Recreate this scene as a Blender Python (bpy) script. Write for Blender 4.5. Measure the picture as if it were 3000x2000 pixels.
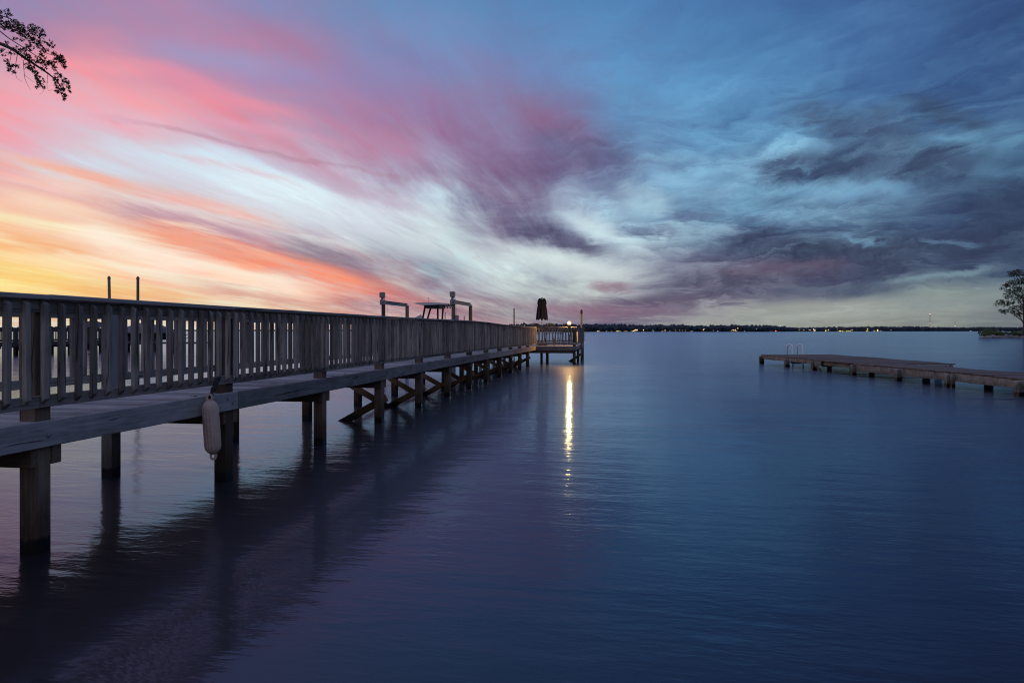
import bpy, bmesh, math, random, time
T0 = time.time()
from mathutils import Vector, Matrix
random.seed(7)
R = math.radians
for o in list(bpy.data.objects):
    bpy.data.objects.remove(o)
S = bpy.context.scene
COL = S.collection

# ------------------------------------------------------------------ camera
H = 1.652                       # eye height above the water
F = 2000.0                      # focal length in pixels of the 3000 px wide photograph
HOR = 969.0                     # horizon row of the photograph
cam = bpy.data.cameras.new('camera')
camo = bpy.data.objects.new('camera', cam)
COL.objects.link(camo)
cam.sensor_width = 36.0
cam.lens = 36.0 * F / 3000.0
cam.shift_y = -(1000.0 - HOR) / 3000.0
cam.clip_start = 0.05
cam.clip_end = 30000
camo.location = (0, 0, H)
camo.rotation_euler = (R(90), 0, 0)
S.camera = camo
S.view_settings.view_transform = 'Standard'
S.view_settings.look = 'None'
S.view_settings.gamma = 1.0
S.view_settings.exposure = 0.0
S.view_settings.use_curve_mapping = False
S.render.engine = 'CYCLES'
S.cycles.use_denoising = True
S.cycles.max_bounces = 4
S.cycles.diffuse_bounces = 2
S.cycles.glossy_bounces = 3
S.cycles.sample_clamp_indirect = 20.0
S.cycles.filter_width = 1.1
S.cycles.caustics_reflective = False
S.cycles.caustics_refractive = False

# ------------------------------------------------------------------ node helper
class NT:
    def __init__(self, tree):
        self.t = tree
        self.L = tree.links
    def n(self, typ, **kw):
        nd = self.t.nodes.new(typ)
        for k, v in kw.items():
            setattr(nd, k, v)
        return nd
    def put(self, sock, v):
        if v is None:
            return
        if isinstance(v, bpy.types.NodeSocket):
            self.L.new(v, sock)
        else:
            sock.default_value = v
    def m(self, op, a, b=None, c=None, clamp=False):
        nd = self.n('ShaderNodeMath', operation=op, use_clamp=clamp)
        self.put(nd.inputs[0], a); self.put(nd.inputs[1], b)
        if c is not None:
            self.put(nd.inputs[2], c)
        return nd.outputs[0]
    def vm(self, op, a, b=None, scale=None):
        nd = self.n('ShaderNodeVectorMath', operation=op)
        self.put(nd.inputs[0], a)
        if b is not None:
            self.put(nd.inputs[1], b)
        if scale is not None:
            self.put(nd.inputs['Scale'], scale)
        return nd.outputs['Value'] if op in ('DOT_PRODUCT', 'LENGTH') else nd.outputs['Vector']
    def xyz(self, x, y, z):
        nd = self.n('ShaderNodeCombineXYZ')
        for s, v in zip(nd.inputs, (x, y, z)):
            self.put(s, v)
        return nd.outputs[0]
    def sep(self, v):
        nd = self.n('ShaderNodeSeparateXYZ')
        self.put(nd.inputs[0], v)
        return nd.outputs
    def noise(self, vec, scale=1.0, detail=4.0, rough=0.5, dist=0.0):
        nd = self.n('ShaderNodeTexNoise')
        self.put(nd.inputs['Vector'], vec)
        nd.inputs['Scale'].default_value = scale
        nd.inputs['Detail'].default_value = detail
        nd.inputs['Roughness'].default_value = rough
        nd.inputs['Distortion'].default_value = dist
        return nd.outputs['Fac']
    def ramp(self, fac, stops, interp='LINEAR'):
        nd = self.n('ShaderNodeValToRGB')
        cr = nd.color_ramp
        cr.interpolation = interp
        cr.elements[0].position = stops[0][0]; cr.elements[0].color = tuple(stops[0][1]) + (1,)
        cr.elements[1].position = stops[-1][0]; cr.elements[1].color = tuple(stops[-1][1]) + (1,)
        for p, c in stops[1:-1]:
            e = cr.elements.new(p); e.color = tuple(c) + (1,)
        self.put(nd.inputs[0], fac)
        return nd.outputs[0]
    def mix(self, f, a, b, blend='MIX'):
        nd = self.n('ShaderNodeMix', data_type='RGBA', blend_type=blend)
        self.put(nd.inputs[0], f); self.put(nd.inputs[6], a); self.put(nd.inputs[7], b)
        return nd.outputs[2]
    def rng(self, v, a, b, c=0.0, d=1.0, smooth=True):
        nd = self.n('ShaderNodeMapRange', interpolation_type='SMOOTHSTEP' if smooth else 'LINEAR')
        self.put(nd.inputs[0], v)
        for i, x in enumerate((a, b, c, d)):
            nd.inputs[i + 1].default_value = x
        return nd.outputs[0]

# ------------------------------------------------------------------ sky (world)
W = bpy.data.worlds.new('World')
S.world = W
W.use_nodes = True
W.cycles.sampling_method = 'NONE'
W.node_tree.nodes.clear()
w = NT(W.node_tree)
SKY_X = [0, 250, 500, 750, 1000, 1250, 1500, 1750, 2000, 2250, 2500, 2750, 3000]
SKY_Y = [0, 100, 200, 300, 400, 500, 600, 700, 780, 850, 910, 960]
SKY = [
 [(140,130,178),(158,130,174),(158,132,178),(130,130,182),(104,130,182),(88,128,182),(76,124,180),(68,118,178),(62,112,172),(56,102,162),(52,94,152),(48,84,140),(44,74,126)],
 [(176,128,166),(190,130,164),(172,134,178),(164,126,168),(124,130,182),(104,128,182),(84,126,182),(74,128,186),(68,124,182),(60,112,170),(56,100,158),(50,90,146),(46,80,132)],
 [(220,136,158),(238,136,150),(205,136,168),(156,136,186),(132,130,184),(118,122,176),(98,124,180),(80,138,194),(74,136,192),(66,122,178),(60,108,164),(54,96,150),(50,86,138)],
 [(240,148,162),(238,152,166),(238,140,154),(220,132,154),(164,130,174),(138,116,164),(112,112,162),(84,140,192),(84,146,198),(76,134,186),(64,108,158),(56,92,138),(54,92,142)],
 [(228,166,184),(226,168,186),(232,164,178),(214,148,172),(188,142,172),(146,116,160),(118,98,146),(88,126,172),(92,154,202),(86,144,190),(68,102,142),(58,84,120),(66,108,150)],
 [(226,176,180),(208,208,224),(204,214,230),(206,204,224),(192,172,198),(154,130,166),(112,94,136),(92,120,162),(110,166,206),(104,156,194),(66,96,132),(56,82,118),(54,88,126)],
 [(246,180,150),(240,182,160),(222,188,190),(214,226,236),(204,218,232),(176,186,206),(118,106,144),(142,180,208),(106,148,184),(112,168,204),(88,130,166),(58,84,124),(44,64,100)],
 [(250,202,140),(248,210,180),(236,158,128),(204,160,166),(202,206,216),(168,192,204),(118,106,140),(160,188,206),(122,158,184),(78,106,142),(74,108,144),(52,76,116),(42,62,98)],
 [(248,200,116),(250,214,166),(252,226,206),(250,144,108),(194,128,140),(132,148,170),(190,210,216),(144,160,178),(98,104,136),(80,80,116),(52,68,104),(52,72,108),(66,92,120)],
 [(252,214,124),(244,188,108),(240,194,160),(250,204,174),(236,134,118),(146,136,158),(166,178,188),(166,178,184),(94,94,126),(82,84,116),(72,88,114),(118,138,142),(98,118,134)],
 [(228,194,146),(234,192,140),(216,176,150),(236,206,168),(216,160,146),(188,150,152),(144,142,154),(136,124,142),(118,114,134),(150,158,156),(158,166,160),(142,152,148),(112,122,130)],
 [(222,208,184),(224,208,182),(224,210,188),(228,212,188),(204,168,162),(208,192,176),(146,132,144),(108,104,130),(150,152,152),(148,154,148),(142,148,140),(130,137,133),(104,114,122)],
]
ZEN = (128, 142, 190)
def c8(c):
    return tuple(x / 255.0 for x in c)
def lerp3(a, b, t):
    return tuple(x + (y - x) * t for x, y in zip(a, b))
E0, E1 = R(-6), R(90)
def epos(e):
    return (e - E0) / (E1 - E0)
cols = []          # (azimuth, [(elevation, colour)])
def outer(az, rows):
    cols.append((R(az), [(R(e), c) for e, c in rows]))
outer(-180, [(0,(150,140,146)),(8,(148,144,162)),(20,(132,138,174)),(45,(124,138,184)),(90,ZEN)])
outer(-120, [(0,(156,144,148)),(8,(154,146,164)),(20,(146,140,178)),(45,(126,136,184)),(90,ZEN)])
outer(-75, [(0,(186,160,148)),(5,(198,168,152)),(12,(184,158,170)),(22,(166,146,178)),(45,(132,136,182)),(90,ZEN)])
for j, px in enumerate(SKY_X):
    az = math.atan((px - 1500) / F)
    rows = []
    for i in range(len(SKY_Y) - 1, -1, -1):
        e = math.atan((HOR - SKY_Y[i]) / F * math.cos(az))
        rows.append((e, SKY[i][j]))
    rows.append((R(45), lerp3(SKY[0][j], ZEN, 0.65)))
    rows.append((R(90), ZEN))
    cols.append((az, rows))
outer(70, [(0,(92,98,112)),(5,(70,86,112)),(12,(52,78,118)),(22,(48,76,128)),(45,(62,90,142)),(90,ZEN)])
outer(120, [(0,(92,96,112)),(8,(78,90,122)),(20,(86,104,148)),(45,(98,118,168)),(90,ZEN)])
outer(180, [(0,(150,140,146)),(8,(148,144,162)),(20,(132,138,174)),(45,(124,138,184)),(90,ZEN)])

geo = w.n('ShaderNodeTexCoord').outputs['Generated']
dirn = w.vm('NORMALIZE', geo)
dx, dy, dz = w.sep(dirn)
AZ = R(14)      # the cloud streaks converge on this azimuth
xs = w.m('SUBTRACT', w.m('MULTIPLY', dx, math.cos(AZ)), w.m('MULTIPLY', dy, math.sin(AZ)))
ys = w.m('ADD', w.m('MULTIPLY', dx, math.sin(AZ)), w.m('MULTIPLY', dy, math.cos(AZ)))
zz = w.m('ADD', w.m('MAXIMUM', dz, 0.0), 0.09)
pa = w.m('DIVIDE', xs, zz)
pb = w.m('DIVIDE', ys, zz)
# slow bending of the streaks
bend = w.noise(w.xyz(w.m('MULTIPLY', pa, 0.35), w.m('MULTIPLY', pb, 0.25), 3.0), 1.0, 2.0)
pab = w.m('ADD', pa, w.m('MULTIPLY', bend, 0.9))
n_str = w.noise(w.xyz(w.m('MULTIPLY', pab, 1.9), w.m('MULTIPLY', pb, 0.42), 0.0), 1.0, 8.0, 0.56, 0.3)
n_fib = w.noise(w.xyz(w.m('MULTIPLY', pab, 8.0), w.m('MULTIPLY', pb, 1.1), 5.0), 1.0, 6.0, 0.6, 0.2)
n_puf = w.noise(w.xyz(w.m('MULTIPLY', pa, 1.3), w.m('MULTIPLY', pb, 0.85), 9.0), 1.0, 9.0, 0.62, 0.9)
n_wrp = w.noise(w.xyz(w.m('MULTIPLY', pa, 1.0), w.m('MULTIPLY', pb, 0.45), 14.0), 1.0, 5.0, 0.55, 0.5)
az0 = w.m('ARCTAN2', dx, dy)
el0 = w.m('ARCSINE', dz)
wfade = w.rng(dz, 0.0, 0.16)
side = w.rng(az0, R(-7), R(15))
lev = w.m('ADD', el0, w.m('MULTIPLY', w.m('SUBTRACT', n_puf, 0.5), 0.10))
lev = w.m('SUBTRACT', lev, w.m('MULTIPLY', az0, 0.10))
n_strL, n_wrpL = n_str, n_wrp
n_strR = w.noise(w.xyz(w.m('MULTIPLY', az0, 3.6), w.m('MULTIPLY', lev, 12.0), 41.0), 1.0, 8.0, 0.6, 0.6)
n_finR = w.noise(w.xyz(w.m('MULTIPLY', az0, 10.0), w.m('MULTIPLY', lev, 42.0), 47.0), 1.0, 8.0, 0.62, 0.9)
def lr(a, b):
    return w.m('ADD', a, w.m('MULTIPLY', w.m('SUBTRACT', b, a), side))
n_str = lr(n_strL, n_strR)
n_fib = lr(n_fib, n_finR)
azw = w.m('ADD', az0, w.m('MULTIPLY', w.m('MULTIPLY', w.m('SUBTRACT', n_wrp, 0.5), 0.34), wfade))
elw = w.m('ADD', el0, w.m('MULTIPLY', w.m('MULTIPLY', w.m('SUBTRACT', n_str, 0.5), 0.11), wfade))
ef = w.m('DIVIDE', w.m('SUBTRACT', elw, E0), E1 - E0)
cur = None
prev = None
for az, rows in cols:
    rp = w.ramp(ef, [(epos(e), c8(c)) for e, c in rows], 'EASE')
    if cur is None:
        cur = rp
    else:
        cur = w.mix(w.rng(azw, prev, az, smooth=False), cur, rp)
    prev = az
# cloud minus gap colour, by azimuth and elevation
DT = [
 (-75, [(0,(-5,-50,-60)),(10,(20,-50,-60)),(25,(30,-10,-20)),(60,(0,0,0))]),
 (-36, [(0,(-5,-30,-40)),(4,(-5,-70,-80)),(8,(10,-70,-85)),(13,(34,-46,-56)),(20,(48,-16,-26)),(30,(25,-10,-15)),(60,(0,0,0))]),
 (-18, [(0,(-25,-65,-45)),(5,(30,-95,-115)),(8,(-70,-105,-80)),(13,(15,-55,-55)),(20,(45,-15,-25)),(30,(20,-5,-10)),(60,(0,0,0))]),
 (0, [(0,(-80,-90,-60)),(6,(-95,-115,-85)),(12,(-50,-95,-75)),(18,(20,-35,-35)),(28,(10,-8,-10)),(60,(0,0,0))]),
 (18, [(0,(-20,-25,-15)),(3,(-70,-72,-55)),(8,(-78,-92,-85)),(14,(-50,-72,-70)),(20,(-12,-22,-22)),(28,(0,-5,-5)),(60,(0,0,0))]),
 (37, [(0,(-8,-8,-5)),(3,(-45,-50,-35)),(7,(-35,-45,-38)),(13,(-40,-62,-55)),(18,(-26,-40,-32)),(28,(-4,-5,-5)),(60,(0,0,0))]),
 (80, [(0,(0,0,0)),(10,(-25,-35,-35)),(25,(-10,-15,-15)),(60,(0,0,0))]),
]
dcur = None
for az, rows in DT:
    rp = w.ramp(ef, [(epos(R(e)), tuple(0.5 + 0.5 * x / 255.0 for x in c)) for e, c in rows])
    if dcur is None:
        dcur = rp
    else:
        dcur = w.mix(w.rng(az0, prev, R(az), smooth=False), dcur, rp)
    prev = R(az)
dvec = w.vm('SCALE', w.vm('SUBTRACT', dcur, (0.5, 0.5, 0.5)), scale=2.0)
n_mix = w.m('ADD', w.m('MULTIPLY', n_str, w.m('SUBTRACT', 1.0, w.m('MULTIPLY', side, 0.62))), w.m('MULTIPLY', n_puf, w.m('MULTIPLY', side, 0.62)))
mask = w.rng(n_mix, 0.36, 0.66)
det = w.m('ADD', w.m('MULTIPLY', w.m('SUBTRACT', mask, 0.5), 0.62), w.m('MULTIPLY', w.m('SUBTRACT', n_fib, 0.5), 0.42))
sky_c = w.vm('ADD', cur, w.vm('SCALE', dvec, scale=det))
# single cloud streaks and gaps: great circle arcs given by two sight lines, half width and colour
STROKES = [
 # x0, y0, x1, y1, half width, colour, opacity
 (380,118,820,196,34,(146,146,196),.7), (700,50,960,172,24,(168,116,160),.6), (940,160,1300,330,40,(140,118,170),.4), (240,20,700,64,20,(170,128,170),.5), (500,230,900,300,16,(150,140,190),.5), (980,60,1400,250,26,(112,122,176),.5),
 (60,178,470,204,28,(242,140,154),.7), (430,196,940,362,26,(230,132,156),.75), (500,320,1000,420,14,(224,150,180),.5), (-60,256,600,334,40,(248,150,160),.6),
 (900,350,1240,470,40,(190,120,160),.6), (60,330,520,372,26,(236,170,190),.6),
 (330,352,1260,538,6,(176,126,152),.5),
 (130,398,720,528,42,(206,218,234),.75), (560,495,1300,690,56,(216,232,242),.8), (760,470,1240,610,18,(190,170,196),.5), (420,440,900,560,10,(226,190,200),.5), (1150,640,1500,800,50,(206,222,226),.7),
 (-40,452,440,562,26,(248,168,142),.8), (400,556,840,646,24,(246,166,150),.75), (-40,500,300,560,16,(250,206,190),.6),
 (-40,562,420,640,28,(250,216,188),.7), (300,604,820,716,22,(176,128,158),.75), (800,708,1120,800,22,(124,122,150),.75),
 (380,656,780,756,26,(247,140,110),.85), (740,744,1150,856,28,(249,134,104),.95), (1050,836,1300,905,22,(206,110,112),.6),
 (200,684,600,772,30,(255,234,212),.9), (560,766,930,866,30,(255,230,206),.85), (-40,676,290,732,22,(244,168,112),.8), (-40,735,300,790,20,(254,226,170),.7),
 (-40,794,230,826,30,(248,206,112),.75), (200,838,620,880,20,(240,176,110),.6), (560,836,980,908,16,(208,150,140),.7), (950,880,1400,930,18,(160,128,148),.7),
 (1300,240,1700,420,80,(136,110,154),.35), (1480,300,1760,430,36,(148,94,130),.42), (1640,330,1720,520,30,(120,94,136),.4), (1560,400,1860,470,40,(86,90,132),.65), (1300,560,1640,660,56,(96,84,124),.6), (1180,480,1560,600,26,(140,112,150),.45), (1480,660,1790,752,32,(70,68,106),.85),
 (1690,520,1860,590,34,(98,110,150),.6), (1640,628,1920,742,24,(200,224,234),.85), (1440,722,1900,828,30,(208,222,224),.85), (1790,566,1990,616,30,(164,206,226),.7), (1880,486,2080,580,34,(120,176,212),.6),
 (1840,672,2010,694,18,(80,92,128),.7), (1920,646,2140,622,18,(82,102,142),.7), (2185,610,2225,662,16,(74,98,138),.6), (2110,712,2340,696,20,(58,72,108),.75),
 (2300,330,2700,400,50,(60,84,122),.8), (2660,278,2890,378,28,(54,78,112),.75), (2230,522,2420,486,24,(58,76,112),.75), (2380,490,2900,468,40,(52,72,106),.85),
 (2680,406,2850,422,18,(90,146,186),.8), (2300,556,2680,562,26,(106,164,204),.75), (2830,500,3060,520,28,(82,128,168),.6), (2800,640,3080,600,100,(42,62,96),.8), (2500,640,2800,660,40,(64,96,134),.6),
 (2120,745,3080,722,58,(46,62,92),.9), (1900,848,2560,790,30,(64,70,100),.8), (2430,688,2600,716,10,(104,154,188),.7), (2700,694,2880,716,8,(90,132,166),.6),
 (2080,806,2500,776,20,(104,82,108),.5), (1720,842,1860,846,11,(140,106,130),.7), (1750,890,2160,874,16,(84,78,108),.75), (1700,928,1980,914,10,(110,102,126),.6),
 (2560,830,2960,782,11,(118,150,164),.8), (2050,932,2700,880,20,(154,162,156),.85), (2560,890,3060,850,26,(134,148,148),.75), (2200,860,2700,830,12,(70,86,112),.7), (1560,900,1820,930,16,(150,118,136),.6), (1160,925,1560,950,12,(176,132,146),.6), (1480,900,2000,915,14,(136,104,130),.55), (1300,860,1520,890,14,(150,120,142),.5),
]
def sdir(px, py):
    return Vector(((px - 1500.0) / F, 1.0, (HOR - py) / F)).normalized()
n_w2 = lr(w.noise(w.xyz(w.m('MULTIPLY', pab, 3.0), w.m('MULTIPLY', pb, 1.4), 21.0), 1.0, 6.0, 0.6, 0.7), w.noise(w.xyz(w.m('MULTIPLY', az0, 9.0), w.m('MULTIPLY', lev, 20.0), 53.0), 1.0, 7.0, 0.62, 1.0))
shift = w.m('ADD', w.m('MULTIPLY', w.m('SUBTRACT', n_str, 0.5), 0.05), w.m('MULTIPLY', w.m('SUBTRACT', n_w2, 0.5), w.m('ADD', 0.022, w.m('MULTIPLY', side, 0.030))))
shx = w.m('MULTIPLY', w.m('SUBTRACT', n_puf, 0.5), w.m('ADD', 0.05, w.m('MULTIPLY', side, 0.08)))
dirs = w.vm('NORMALIZE', w.vm('ADD', dirn, w.xyz(w.m('MULTIPLY', shx, wfade), 0.0, w.m('MULTIPLY', shift, w.m('ADD', 0.25, w.m('MULTIPLY', wfade, 0.75))))))
ahead = w.m('GREATER_THAN', dy, 0.0)
dirs = w.vm('ADD', w.vm('SCALE', dirs, scale=ahead), w.xyz(0.0, 0.0, w.m('SUBTRACT', ahead, 1.0)))
n_fin = w.noise(w.xyz(w.m('MULTIPLY', pab, 7.0), w.m('MULTIPLY', pb, 1.0), 33.0), 1.0, 10.0, 0.72, 0.35)
n_fin = lr(n_fin, n_finR)
rag = w.m('ADD', w.m('ADD', w.m('MULTIPLY', n_fin, 2.4), w.m('MULTIPLY', n_w2, 1.4)), -0.95)
rag = w.m('MAXIMUM', rag, 0.05)
for x0, y0, x1, y1, hw, colr, op in STROKES:
    a, b = sdir(x0, y0), sdir(x1, y1)
    nrm = a.cross(b).normalized()
    tan = (b - a).normalized()
    ta, tb_ = a.dot(tan), b.dot(tan)
    mid = ((a + b) / 2).normalized()
    wr = hw / F * mid.y ** 2 * 2.0
    d = w.m('ABSOLUTE', w.vm('DOT_PRODUCT', dirs, tuple(nrm)))
    wt = w.m('MULTIPLY', w.m('MULTIPLY_ADD', d, -1.0 / wr, 1.0), rag)
    el = (tb_ - ta) / 2
    q = w.rng(w.m('ABSOLUTE', w.m('SUBTRACT', w.vm('DOT_PRODUCT', dirs, tuple(tan)), (ta + tb_) / 2)), el * 1.3, el * 0.35)
    fac = w.m('MULTIPLY', w.rng(wt, 0.0, 1.0, 0.0, min(1.0, op * 1.0)), q)
    sky_c = w.mix(fac, sky_c, c8(colr) + (1,))
fin_d = w.m('ADD', w.m('MULTIPLY', w.m('SUBTRACT', n_fin, 0.5), 1.1), w.m('MULTIPLY', w.m('SUBTRACT', n_w2, 0.5), 0.35))
sky_c = w.vm('ADD', sky_c, w.vm('SCALE', dvec, scale=fin_d))
sky_c = w.vm('MAXIMUM', sky_c, (0.02, 0.02, 0.02))
hs = w.n('ShaderNodeHueSaturation'); hs.inputs['Saturation'].default_value = 0.87; w.put(hs.inputs['Color'], sky_c)
gm = w.n('ShaderNodeGamma'); w.put(gm.inputs[0], hs.outputs[0]); gm.inputs[1].default_value = 2.2
# clear dusk air behind the clouds
nish = w.n('ShaderNodeTexSky')
nish.sky_type = 'NISHITA'
nish.sun_disc = False
nish.sun_elevation = R(-2.0)
nish.sun_rotation = R(-44)
bg1 = w.n('ShaderNodeBackground'); w.put(bg1.inputs[0], gm.outputs[0]); bg1.inputs[1].default_value = 0.97
bg2 = w.n('ShaderNodeBackground'); w.put(bg2.inputs[0], nish.outputs[0]); bg2.inputs[1].default_value = 0.05
add = w.n('ShaderNodeAddShader')
w.L.new(bg1.outputs[0], add.inputs[0]); w.L.new(bg2.outputs[0], add.inputs[1])
wo = w.n('ShaderNodeOutputWorld')
w.L.new(add.outputs[0], wo.inputs[0])

# ------------------------------------------------------------------ materials
def mat(name):
    m = bpy.data.materials.new(name)
    m.use_nodes = True
    m.node_tree.nodes.clear()
    t = NT(m.node_tree)
    out = t.n('ShaderNodeOutputMaterial')
    b = t.n('ShaderNodeBsdfPrincipled')
    t.L.new(b.outputs[0], out.inputs[0])
    return m, t, b, out

def wood(name, dark, light, wet=False, rough=0.85, moss=None, spec=0.25, bump=0.5):
    """weathered timber, grain along the local x axis of each piece"""
    m, t, b, out = mat(name)
    tc = t.n('ShaderNodeTexCoord').outputs['Object']
    oi = t.n('ShaderNodeObjectInfo')
    off = t.m('MULTIPLY', oi.outputs['Random'], 37.0)
    x, y, z = t.sep(tc)
    v = t.xyz(t.m('ADD', t.m('MULTIPLY', x, 1.6), off), t.m('MULTIPLY', y, 42.0), t.m('MULTIPLY', z, 42.0))
    g1 = t.noise(v, 1.0, 5.0, 0.65, 0.6)
    v2 = t.xyz(t.m('ADD', t.m('MULTIPLY', x, 2.6), off), t.m('MULTIPLY', y, 7.0), t.m('MULTIPLY', z, 7.0))
    g2 = t.noise(v2, 1.0, 5.0, 0.6, 0.4)
    fac = t.m('ADD', t.m('MULTIPLY', g1, 0.55), t.m('MULTIPLY', g2, 0.5))
    c = t.ramp(fac, [(0.30, dark), (0.52, lerp3(dark, light, 0.55)), (0.75, light)])
    br = t.m('ADD', 0.55, t.m('MULTIPLY', oi.outputs['Random'], 0.75))
    c = t.mix(1.0, c, t.xyz(br, br, br), 'MULTIPLY')
    # cracks
    cr = t.rng(t.noise(t.xyz(t.m('ADD', t.m('MULTIPLY', x, 1.1), off), t.m('MULTIPLY', y, 30.0), t.m('MULTIPLY', z, 30.0)), 1.0, 2.0, 0.5, 0.8), 0.655, 0.69)
    c = t.mix(t.m('MULTIPLY', cr, 0.75), c, tuple(0.25 * k for k in dark) + (1,))
    if moss:
        mk = t.rng(t.noise(t.vm('ADD', tc, t.xyz(off, 0.0, 0.0)), 3.0, 5.0, 0.6), 0.5, 0.7)
        c = t.mix(t.m('MULTIPLY', mk, 0.6), c, tuple(moss) + (1,))
    if wet:
        gp = t.n('ShaderNodeNewGeometry').outputs['Position']
        px, py, pz = t.sep(gp)
        edge = t.noise(t.xyz(t.m('MULTIPLY', px, 30.0), t.m('MULTIPLY', py, 30.0), t.m('MULTIPLY', pz, 6.0)), 1.0, 4.0, 0.6)
        wl = t.rng(t.m('SUBTRACT', pz, t.m('MULTIPLY', edge, 0.08)), 0.05, 0.085)
        mid = t.rng(t.m('SUBTRACT', pz, t.m('MULTIPLY', edge, 0.5)), -0.1, 0.25)
        c = t.mix(t.m('SUBTRACT', 1.0, mid), c, t.mix(1.0, c, (0.45, 0.42, 0.36, 1), 'MULTIPLY'))
        c = t.mix(wl, (0.008, 0.007, 0.007, 1), c)
        t.put(b.inputs['Roughness'], t.m('ADD', 0.35, t.m('MULTIPLY', wl, rough - 0.35)))
    else:
        b.inputs['Roughness'].default_value = rough
    t.put(b.inputs['Base Color'], c)
    b.inputs['Specular IOR Level'].default_value = spec
    bp = t.n('ShaderNodeBump')
    bp.inputs['Strength'].default_value = bump
    bp.inputs['Distance'].default_value = 0.004
    t.put(bp.inputs['Height'], t.m('SUBTRACT', fac, t.m('MULTIPLY', cr, 0.8)))
    t.put(b.inputs['Normal'], bp.outputs[0])
    return m

def plain(name, col, rough=0.6, metal=0.0, var=0.25, scale=12.0, spec=0.4, bump=0.1):
    m, t, b, out = mat(name)
    tc = t.n('ShaderNodeTexCoord').outputs['Object']
    f = t.noise(tc, scale, 5.0, 0.6)
    k = t.m('ADD', 1.0 - var, t.m('MULTIPLY', f, 2 * var))
    t.put(b.inputs['Base Color'], t.mix(1.0, tuple(col) + (1,), t.xyz(k, k, k), 'MULTIPLY'))
    b.inputs['Roughness'].default_value = rough
    b.inputs['Metallic'].default_value = metal
    b.inputs['Specular IOR Level'].default_value = spec
    bp = t.n('ShaderNodeBump'); bp.inputs['Strength'].default_value = bump; bp.inputs['Distance'].default_value = 0.01
    t.put(bp.inputs['Height'], f); t.put(b.inputs['Normal'], bp.outputs[0])
    return m

def glow(name, col, strength, sample=True):
    m = bpy.data.materials.new(name)
    m.use_nodes = True
    m.node_tree.nodes.clear()
    t = NT(m.node_tree)
    e = t.n('ShaderNodeEmission'); e.inputs[0].default_value = tuple(col) + (1,); e.inputs[1].default_value = strength
    out = t.n('ShaderNodeOutputMaterial'); t.L.new(e.outputs[0], out.inputs[0])
    if not sample:
        m.cycles.emission_sampling = 'NONE'
    return m

M = {}
M['rail'] = wood('weathered_rail_timber', (0.075, 0.063, 0.054), (0.52, 0.455, 0.40), bump=1.0)
M['cap'] = wood('weathered_cap_timber', (0.20, 0.18, 0.175), (0.48, 0.44, 0.43))
M['deck'] = wood('weathered_deck_timber', (0.17, 0.165, 0.165), (0.56, 0.54, 0.54))
M['rim'] = wood('weathered_rim_timber', (0.10, 0.095, 0.095), (0.47, 0.44, 0.43), bump=0.8)
M['pile'] = wood('treated_pile_timber', (0.045, 0.030, 0.020), (0.27, 0.195, 0.145), wet=True, bump=0.9)
M['pale'] = wood('pale_post_timber', (0.34, 0.33, 0.33), (0.55, 0.54, 0.54), wet=True)
M['brace'] = wood('brace_timber', (0.13, 0.09, 0.055), (0.40, 0.28, 0.17), wet=True)
M['sdeck'] = wood('red_brown_dock_board', (0.075, 0.060, 0.055), (0.25, 0.195, 0.175))
M['srim'] = wood('grey_dock_timber', (0.10, 0.105, 0.10), (0.50, 0.52, 0.49), moss=(0.05, 0.055, 0.03), wet=True)
M['pole'] = wood('round_pole_timber', (0.14, 0.11, 0.085), (0.36, 0.29, 0.23), wet=True)
M['ndock'] = wood('neighbour_dock_timber', (0.07, 0.06, 0.06), (0.17, 0.15, 0.14), wet=True)
M['metal'] = plain('galvanised_metal', (0.27, 0.27, 0.29), 0.5, 0.6, 0.25)
M['chrome'] = plain('polished_tube', (0.86, 0.87, 0.88), 0.35, 0.0, 0.04)
M['white'] = plain('white_gelcoat', (0.72, 0.72, 0.72), 0.3, 0, 0.08)
M['greybox'] = plain('grey_plastic_housing', (0.30, 0.285, 0.285), 0.55, 0, 0.2)
M['black'] = plain('black_powder_coat', (0.018, 0.018, 0.022), 0.4, 0, 0.2)
M['canvas'] = plain('navy_umbrella_cloth', (0.007, 0.007, 0.015), 0.95, 0, 0.3)
M['cover'] = plain('grey_boat_cover_cloth', (0.20, 0.19, 0.24), 0.9, 0, 0.2)
M['fender'] = plain('weathered_fender_vinyl', (0.64, 0.47, 0.38), 0.6, 0, 0.35, 14.0)
M['rope'] = plain('dark_rope_fibre', (0.03, 0.026, 0.028), 0.95)
M['leafdry'] = plain('dry_brown_leaf', (0.06, 0.035, 0.03), 0.9)
M['bulb'] = glow('warm_lamp_bulb', (1.0, 0.52, 0.15), 4200.0)
M['rock'] = plain('shore_rock', (0.26, 0.24, 0.21), 0.9, 0, 0.5, 2.0, bump=0.6)
M['soil'] = plain('bank_soil', (0.07, 0.065, 0.045), 0.95, 0, 0.4, 1.5, bump=0.6)
M['bark'] = plain('grey_bark', (0.09, 0.075, 0.06), 0.95, 0, 0.4, 9.0, bump=0.8)
M['roof'] = plain('dark_roof_shingle', (0.07, 0.065, 0.08), 0.9)
M['wallp'] = plain('pale_house_wall', (0.35, 0.34, 0.34), 0.9)

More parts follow.
